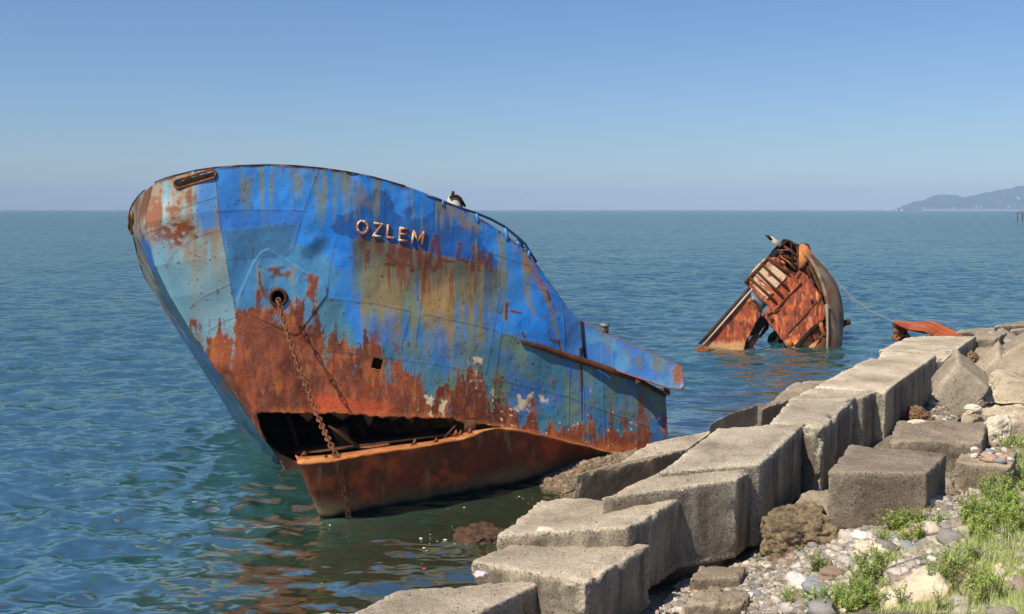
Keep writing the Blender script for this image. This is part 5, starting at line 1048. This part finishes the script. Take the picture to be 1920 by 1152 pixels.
def weed_proto(seed, h, stems, leaf_l, leaf_w, per, dry=False):
    r = np.random.default_rng(seed); sp_, lv, lf, tn = [], [], [], []; k = 0
    for s_ in range(stems):
        a = r.uniform(0, 6.28); ln = r.uniform(.15, .75) * h; hh = h * r.uniform(.55, 1.05); t = np.linspace(0, 1, 6)[:, None]
        path = np.array([math.cos(a), math.sin(a), 0]) * ln * t ** 1.4 + np.array([0, 0, hh]) * t + .012 * r.normal(size=(6, 3)) * t; sp_.append(tube(path, np.linspace(.006, .002, 6), 4))
        for j in range(per):
            tt = r.uniform(.12, 1); c = np.array([np.interp(tt, t[:, 0], path[:, i]) for i in range(3)]); b = r.uniform(0, 6.28); el = r.uniform(-.1, 1.0); d = np.array([math.cos(b) * math.cos(el), math.sin(b) * math.cos(el), math.sin(el)]); sd_ = np.array([-math.sin(b), math.cos(b), 0]); L_ = leaf_l * r.uniform(.6, 1.2) * (1.1 - .4 * tt)
            v = [c, c + d * L_ * .45 + sd_ * leaf_w / 2, c + d * L_ - np.array([0, 0, .25 * L_]), c + d * L_ * .45 - sd_ * leaf_w / 2 + np.array([0, 0, .004])]; lv += v; lf.append((k, k + 1, k + 2, k + 3)); tn += [r.uniform(.1, 1) * .7 + .3 * tt] * 4; k += 4
    V, F = join(sp_); root = bpy.data.objects.new('weed', None); COL.objects.link(root); root.empty_display_size = .1
    a = mesh_np('stem', V, F, M['stem']); b_ = mesh_np('foliage', np.array(lv), np.array(lf), M['dry' if dry else 'leaf'], None, True, {'tint': np.array(tn)}); a.parent = root; b_.parent = root; return root
WP = [(weed_proto(31, .34, 9, .075, .013, 34), 'bushy bright green weed growing on the pebbly bank', 'green weeds on the bank'), (weed_proto(32, .42, 7, .09, .014, 36), 'tall leafy green weed growing on the pebbly bank', 'tall weeds on the bank'), (weed_proto(33, .28, 12, .06, .011, 30), 'low feathery green weed growing on the pebbly bank', 'low weeds on the bank'), (weed_proto(34, .34, 7, .05, .01, 16, True), 'withered brown weed on the grassy bank', 'withered weeds on the bank')]
spots = [((1660, 1035), 1), ((1530, 1080), 1), ((1548, 1075), 2), ((1760, 985), 1), ((1850, 900), 0), ((1862, 890), 1), ((1880, 905), 0), ((1900, 895), 1), ((1915, 905), 0), ((1700, 985), 2), ((1690, 1000), 0), ((1690, 1140), 1), ((1745, 1110), 1), ((1800, 1060), 3), ((1780, 1090), 3), ((1840, 1140), 0), ((1815, 960), 3), ((1840, 985), 3), ((1760, 1150), 3)]
for poly, n, ch in (([(1560, 1130), (1620, 1060), (1680, 1060), (1650, 1152), (1560, 1152)], 24, (0, 2, 1)), ([(1640, 1000), (1700, 970), (1760, 990), (1700, 1040), (1650, 1030)], 14, (0, 2)), ([(1800, 940), (1860, 890), (1940, 880), (1940, 1040), (1850, 1030), (1790, 1000)], 30, (0, 0, 1, 2)), ([(1740, 1000), (1820, 980), (1900, 1060), (1880, 1152), (1790, 1152)], 16, (0, 3, 2, 1)), ([(1500, 1152), (1560, 1100), (1600, 1152)], 6, (2, 0)), ([(1860, 830), (1930, 820), (1930, 870), (1880, 880)], 8, (1, 0)), ([(1440, 1152), (1480, 1120), (1520, 1152)], 3, (2,))):
    for q in scatter_px(poly, n, gr): spots.append((tuple(q), ch[gr.integers(len(ch))]))
for q in scatter_px([(1830, 900), (1925, 850), (1940, 1000), (1850, 1010)], 16, gr): spots.append((tuple(q), 1))
first = set()
for q, i in spots:
    root, lb, gp = WP[i]; g = at_ground([q])[0]; s_ = gr.uniform(.7, 1.25)
    if i not in first: first.add(i); o = root; o.location = g; o.scale = (s_,) * 3
    else: o = copy_thing(root, g, gr.uniform(0, 6.28), s_)
    tag(o, lb, 'weed', gp)

# ================================================================== FOAM, FAR SHORE
V_, F_ = ICO[1]; VV, FF, k = [], [], 0
for poly, n in (([(600, 965), (900, 930), (1010, 915), (1000, 935), (700, 985), (600, 985)], 24), ([(780, 985), (860, 985), (870, 1040), (790, 1040)], 16), ([(650, 1000), (880, 1000), (870, 1060), (600, 1100)], 14), ([(930, 920), (1010, 910), (1000, 945), (920, 945)], 14)):
    for p in at_z(scatter_px(poly, n), .015):
        s_ = .008 * math.exp(pr.normal() * .5); VV.append(V_ * s_ * np.array([1.6, 1, .35]) + p); FF.append(F_ + k); k += len(V_)
tag(mesh_np('foam', np.concatenate(VV), np.concatenate(FF), simple('foam_white', (.8, .8, .78), .5)), 'flecks of white foam on the sheltered green water', 'foam', kind='stuff')
HDIST = 8000.0
prof = np.array([(1699, 393), (1706, 384), (1718, 380), (1741, 374), (1755, 366), (1782, 366), (1806, 371), (1829, 367), (1852, 361), (1877, 357), (1904, 350), (1920, 349), (1960, 344), (2040, 340), (2200, 350), (2400, 372)], float)
hx_ = np.linspace(1697, 2400, 420); hy_ = np.interp(hx_, prof[:, 0], prof[:, 1]); ZT = np.maximum(at_depth(np.stack([hx_, hy_], 1), HDIST)[:, 2], 0); XT = (hx_ - 960) / FPX * HDIST * (1 / (CA)) 
tt = np.linspace(0, 1, 40); HV = np.stack([np.repeat(XT, 40), np.tile(HDIST - 260 + 900 * tt, len(XT)), np.repeat(ZT, 40) * np.tile(np.sin(np.pi * np.clip(tt * 1.45 - .04, 0, 1)) ** .8, len(XT))], 1)
HV[:, 2] += np.minimum(1, HV[:, 2] / 25) * (7 * n2(HV[:, 0] * .02, HV[:, 1] * .02, 131, 3) + 5 * n2(HV[:, 0] * .07, HV[:, 1] * .07, 132, 2))
tag(mesh_np('headland_hills', HV, grid_faces(len(XT), 40), simple('wooded_hill', (.03, .06, .022), .9, .5, .01, 1)), kind='structure')
bx = np.linspace(1695, 2400, 60); BV = []
for x_ in bx:
    X_ = (x_ - 960) / FPX * HDIST / CA
    BV += [(X_, HDIST - 330, -1), (X_, HDIST - 300, 3.5), (X_, HDIST - 180, 5)]
tag(mesh_np('beach', BV, grid_faces(60, 3), simple('sand', (.62, .5, .36), .9, .1)), kind='structure')
fwm, rfm = simple('house_wall', (.8, .74, .66), .8, .1), simple('tiled_roof', (.45, .22, .14), .8, .2)
def house(x, y, w, h, label):
    w, h = w * .9, h * .8
    p = at_depth([(x, y)], HDIST - 270)[0]; r = empty('house', p, label, 'house', 'houses on the headland'); mesh_np('wall', *box(p + (0, 0, h / 2), (w, 12, h)), fwm, r, False)
    V = np.array([(-w / 2 - 1, -7, h), (w / 2 + 1, -7, h), (w / 2 + 1, 7, h), (-w / 2 - 1, 7, h), (-w / 2, 0, h + 4), (w / 2, 0, h + 4)], float) + p; mesh_np('roof', V, [(0, 1, 5, 4), (2, 3, 4, 5), (0, 4, 3), (1, 2, 5), (0, 3, 2, 1)], rfm, r, False)
for x, y, w, h, lb in ((1731, 391, 8, 7, 'lone white house at the low tip of the headland'), (1788, 391, 16, 6, 'long white house by the beach midway along the headland'), (1830, 391, 14, 6, 'wide pale house by the headland beach, left of the hillside villas'), (1832, 389, 6, 8, 'small white tower house behind the wide pale beach house'), (1840, 388, 6, 7, 'narrow white house just right of the tower house'), (1892, 389, 16, 8, 'cream house above the pier at the headland'), (1902, 385, 8, 7, 'small bluish white house below the hillside villas'), (1911, 374, 16, 10, 'largest white villa on the hillside at the right edge'), (1907, 371, 10, 8, 'smaller white villa above the largest one'), (1883, 362, 7, 7, 'solitary white house high on the ridge'), (1875, 378, 6, 6, 'small white house midway up the wooded slope')): house(x, y, w, h, lb)
for x, w in ((1663, 9), (1672, 7), (1681, 7), (1692, 13)):
    p = at_z([(x, 393.6)], 0)[0]; p = at_depth([(x, 393)], 5000)[0]; p[2] = 0
    V = np.array([(-w / 2, 0, 3.4), (w / 2, 0, 4.4), (w / 2.4, 2.5, 3.6), (-w / 2, 2.5, 3.4), (-w / 2.3, .6, 0), (w / 3, 1, 0), (w / 3, 1.6, 0), (-w / 2.3, 1.8, 0)], float); b2 = box((-w * .1, 1.2, 5), (w * .45, 1.6, 3.2))
    tag(mesh_np('motor_boat', *join([(V + p, [(0, 1, 2, 3), (4, 7, 6, 5), (0, 4, 5, 1), (1, 5, 6, 2), (2, 6, 7, 3), (3, 7, 4, 0)]), (b2[0] + p, b2[1])]), fwm, None, False), {1663: 'leftmost tiny white boat on the horizon left of the headland', 1672: 'second tiny white boat from the left on the horizon', 1681: 'third tiny white boat from the left on the horizon', 1692: 'largest white boat, right at the tip of the headland'}[x], 'boat', 'boats off the headland')
pz = at_z([(1918, 413)], 0)[0]; pier = empty('pier', pz, 'small dark pier on posts running out at the right edge of the sea', 'pier'); dm = simple('dark_timber', (.10, .09, .08), .8)
yb = pz[1]; ux = lambda x: (x - 960) / FPX * yb / CA
mesh_np('deck', *box(((ux(1902) + ux(2050)) / 2, yb + 1.5, 4.2), (ux(2050) - ux(1902), 3, .5)), dm, pier, False)
for x in range(1903, 2040, 9): mesh_np('post', *box((ux(x), yb + 1.5, 2.0), (.45, .45, 4.0)), dm, pier, False)
for x in range(1903, 1920, 4): mesh_np('rail_post', *box((ux(x), yb + .2, 5.2), (.25, .25, 1.6)), dm, pier, False)
mesh_np('lamp_column', *box((ux(1918.5), yb - 1, 4.5), (1.1, 1.1, 10)), fwm, pier, False)

# ================================================================== HAZE
HZ = 2600.0
V, F = box((2500, 5200, 95), (26000, 11600, 198)); hz = mesh_np('haze', V, F, None, None, False)
m, nt, b = new_mat('haze_air'); nt.nodes.remove(b); pv_ = nd(nt, 'ShaderNodeVolumePrincipled'); pv_.inputs['Color'].default_value = (.50, .70, 1, 1); pv_.inputs['Density'].default_value = 1.2e-4; pv_.inputs['Anisotropy'].default_value = -0.2
nt.links.new(pv_.outputs[0], nt.nodes['Material Output'].inputs['Volume']); hz.data.materials.append(m); tag(hz, kind='stuff')
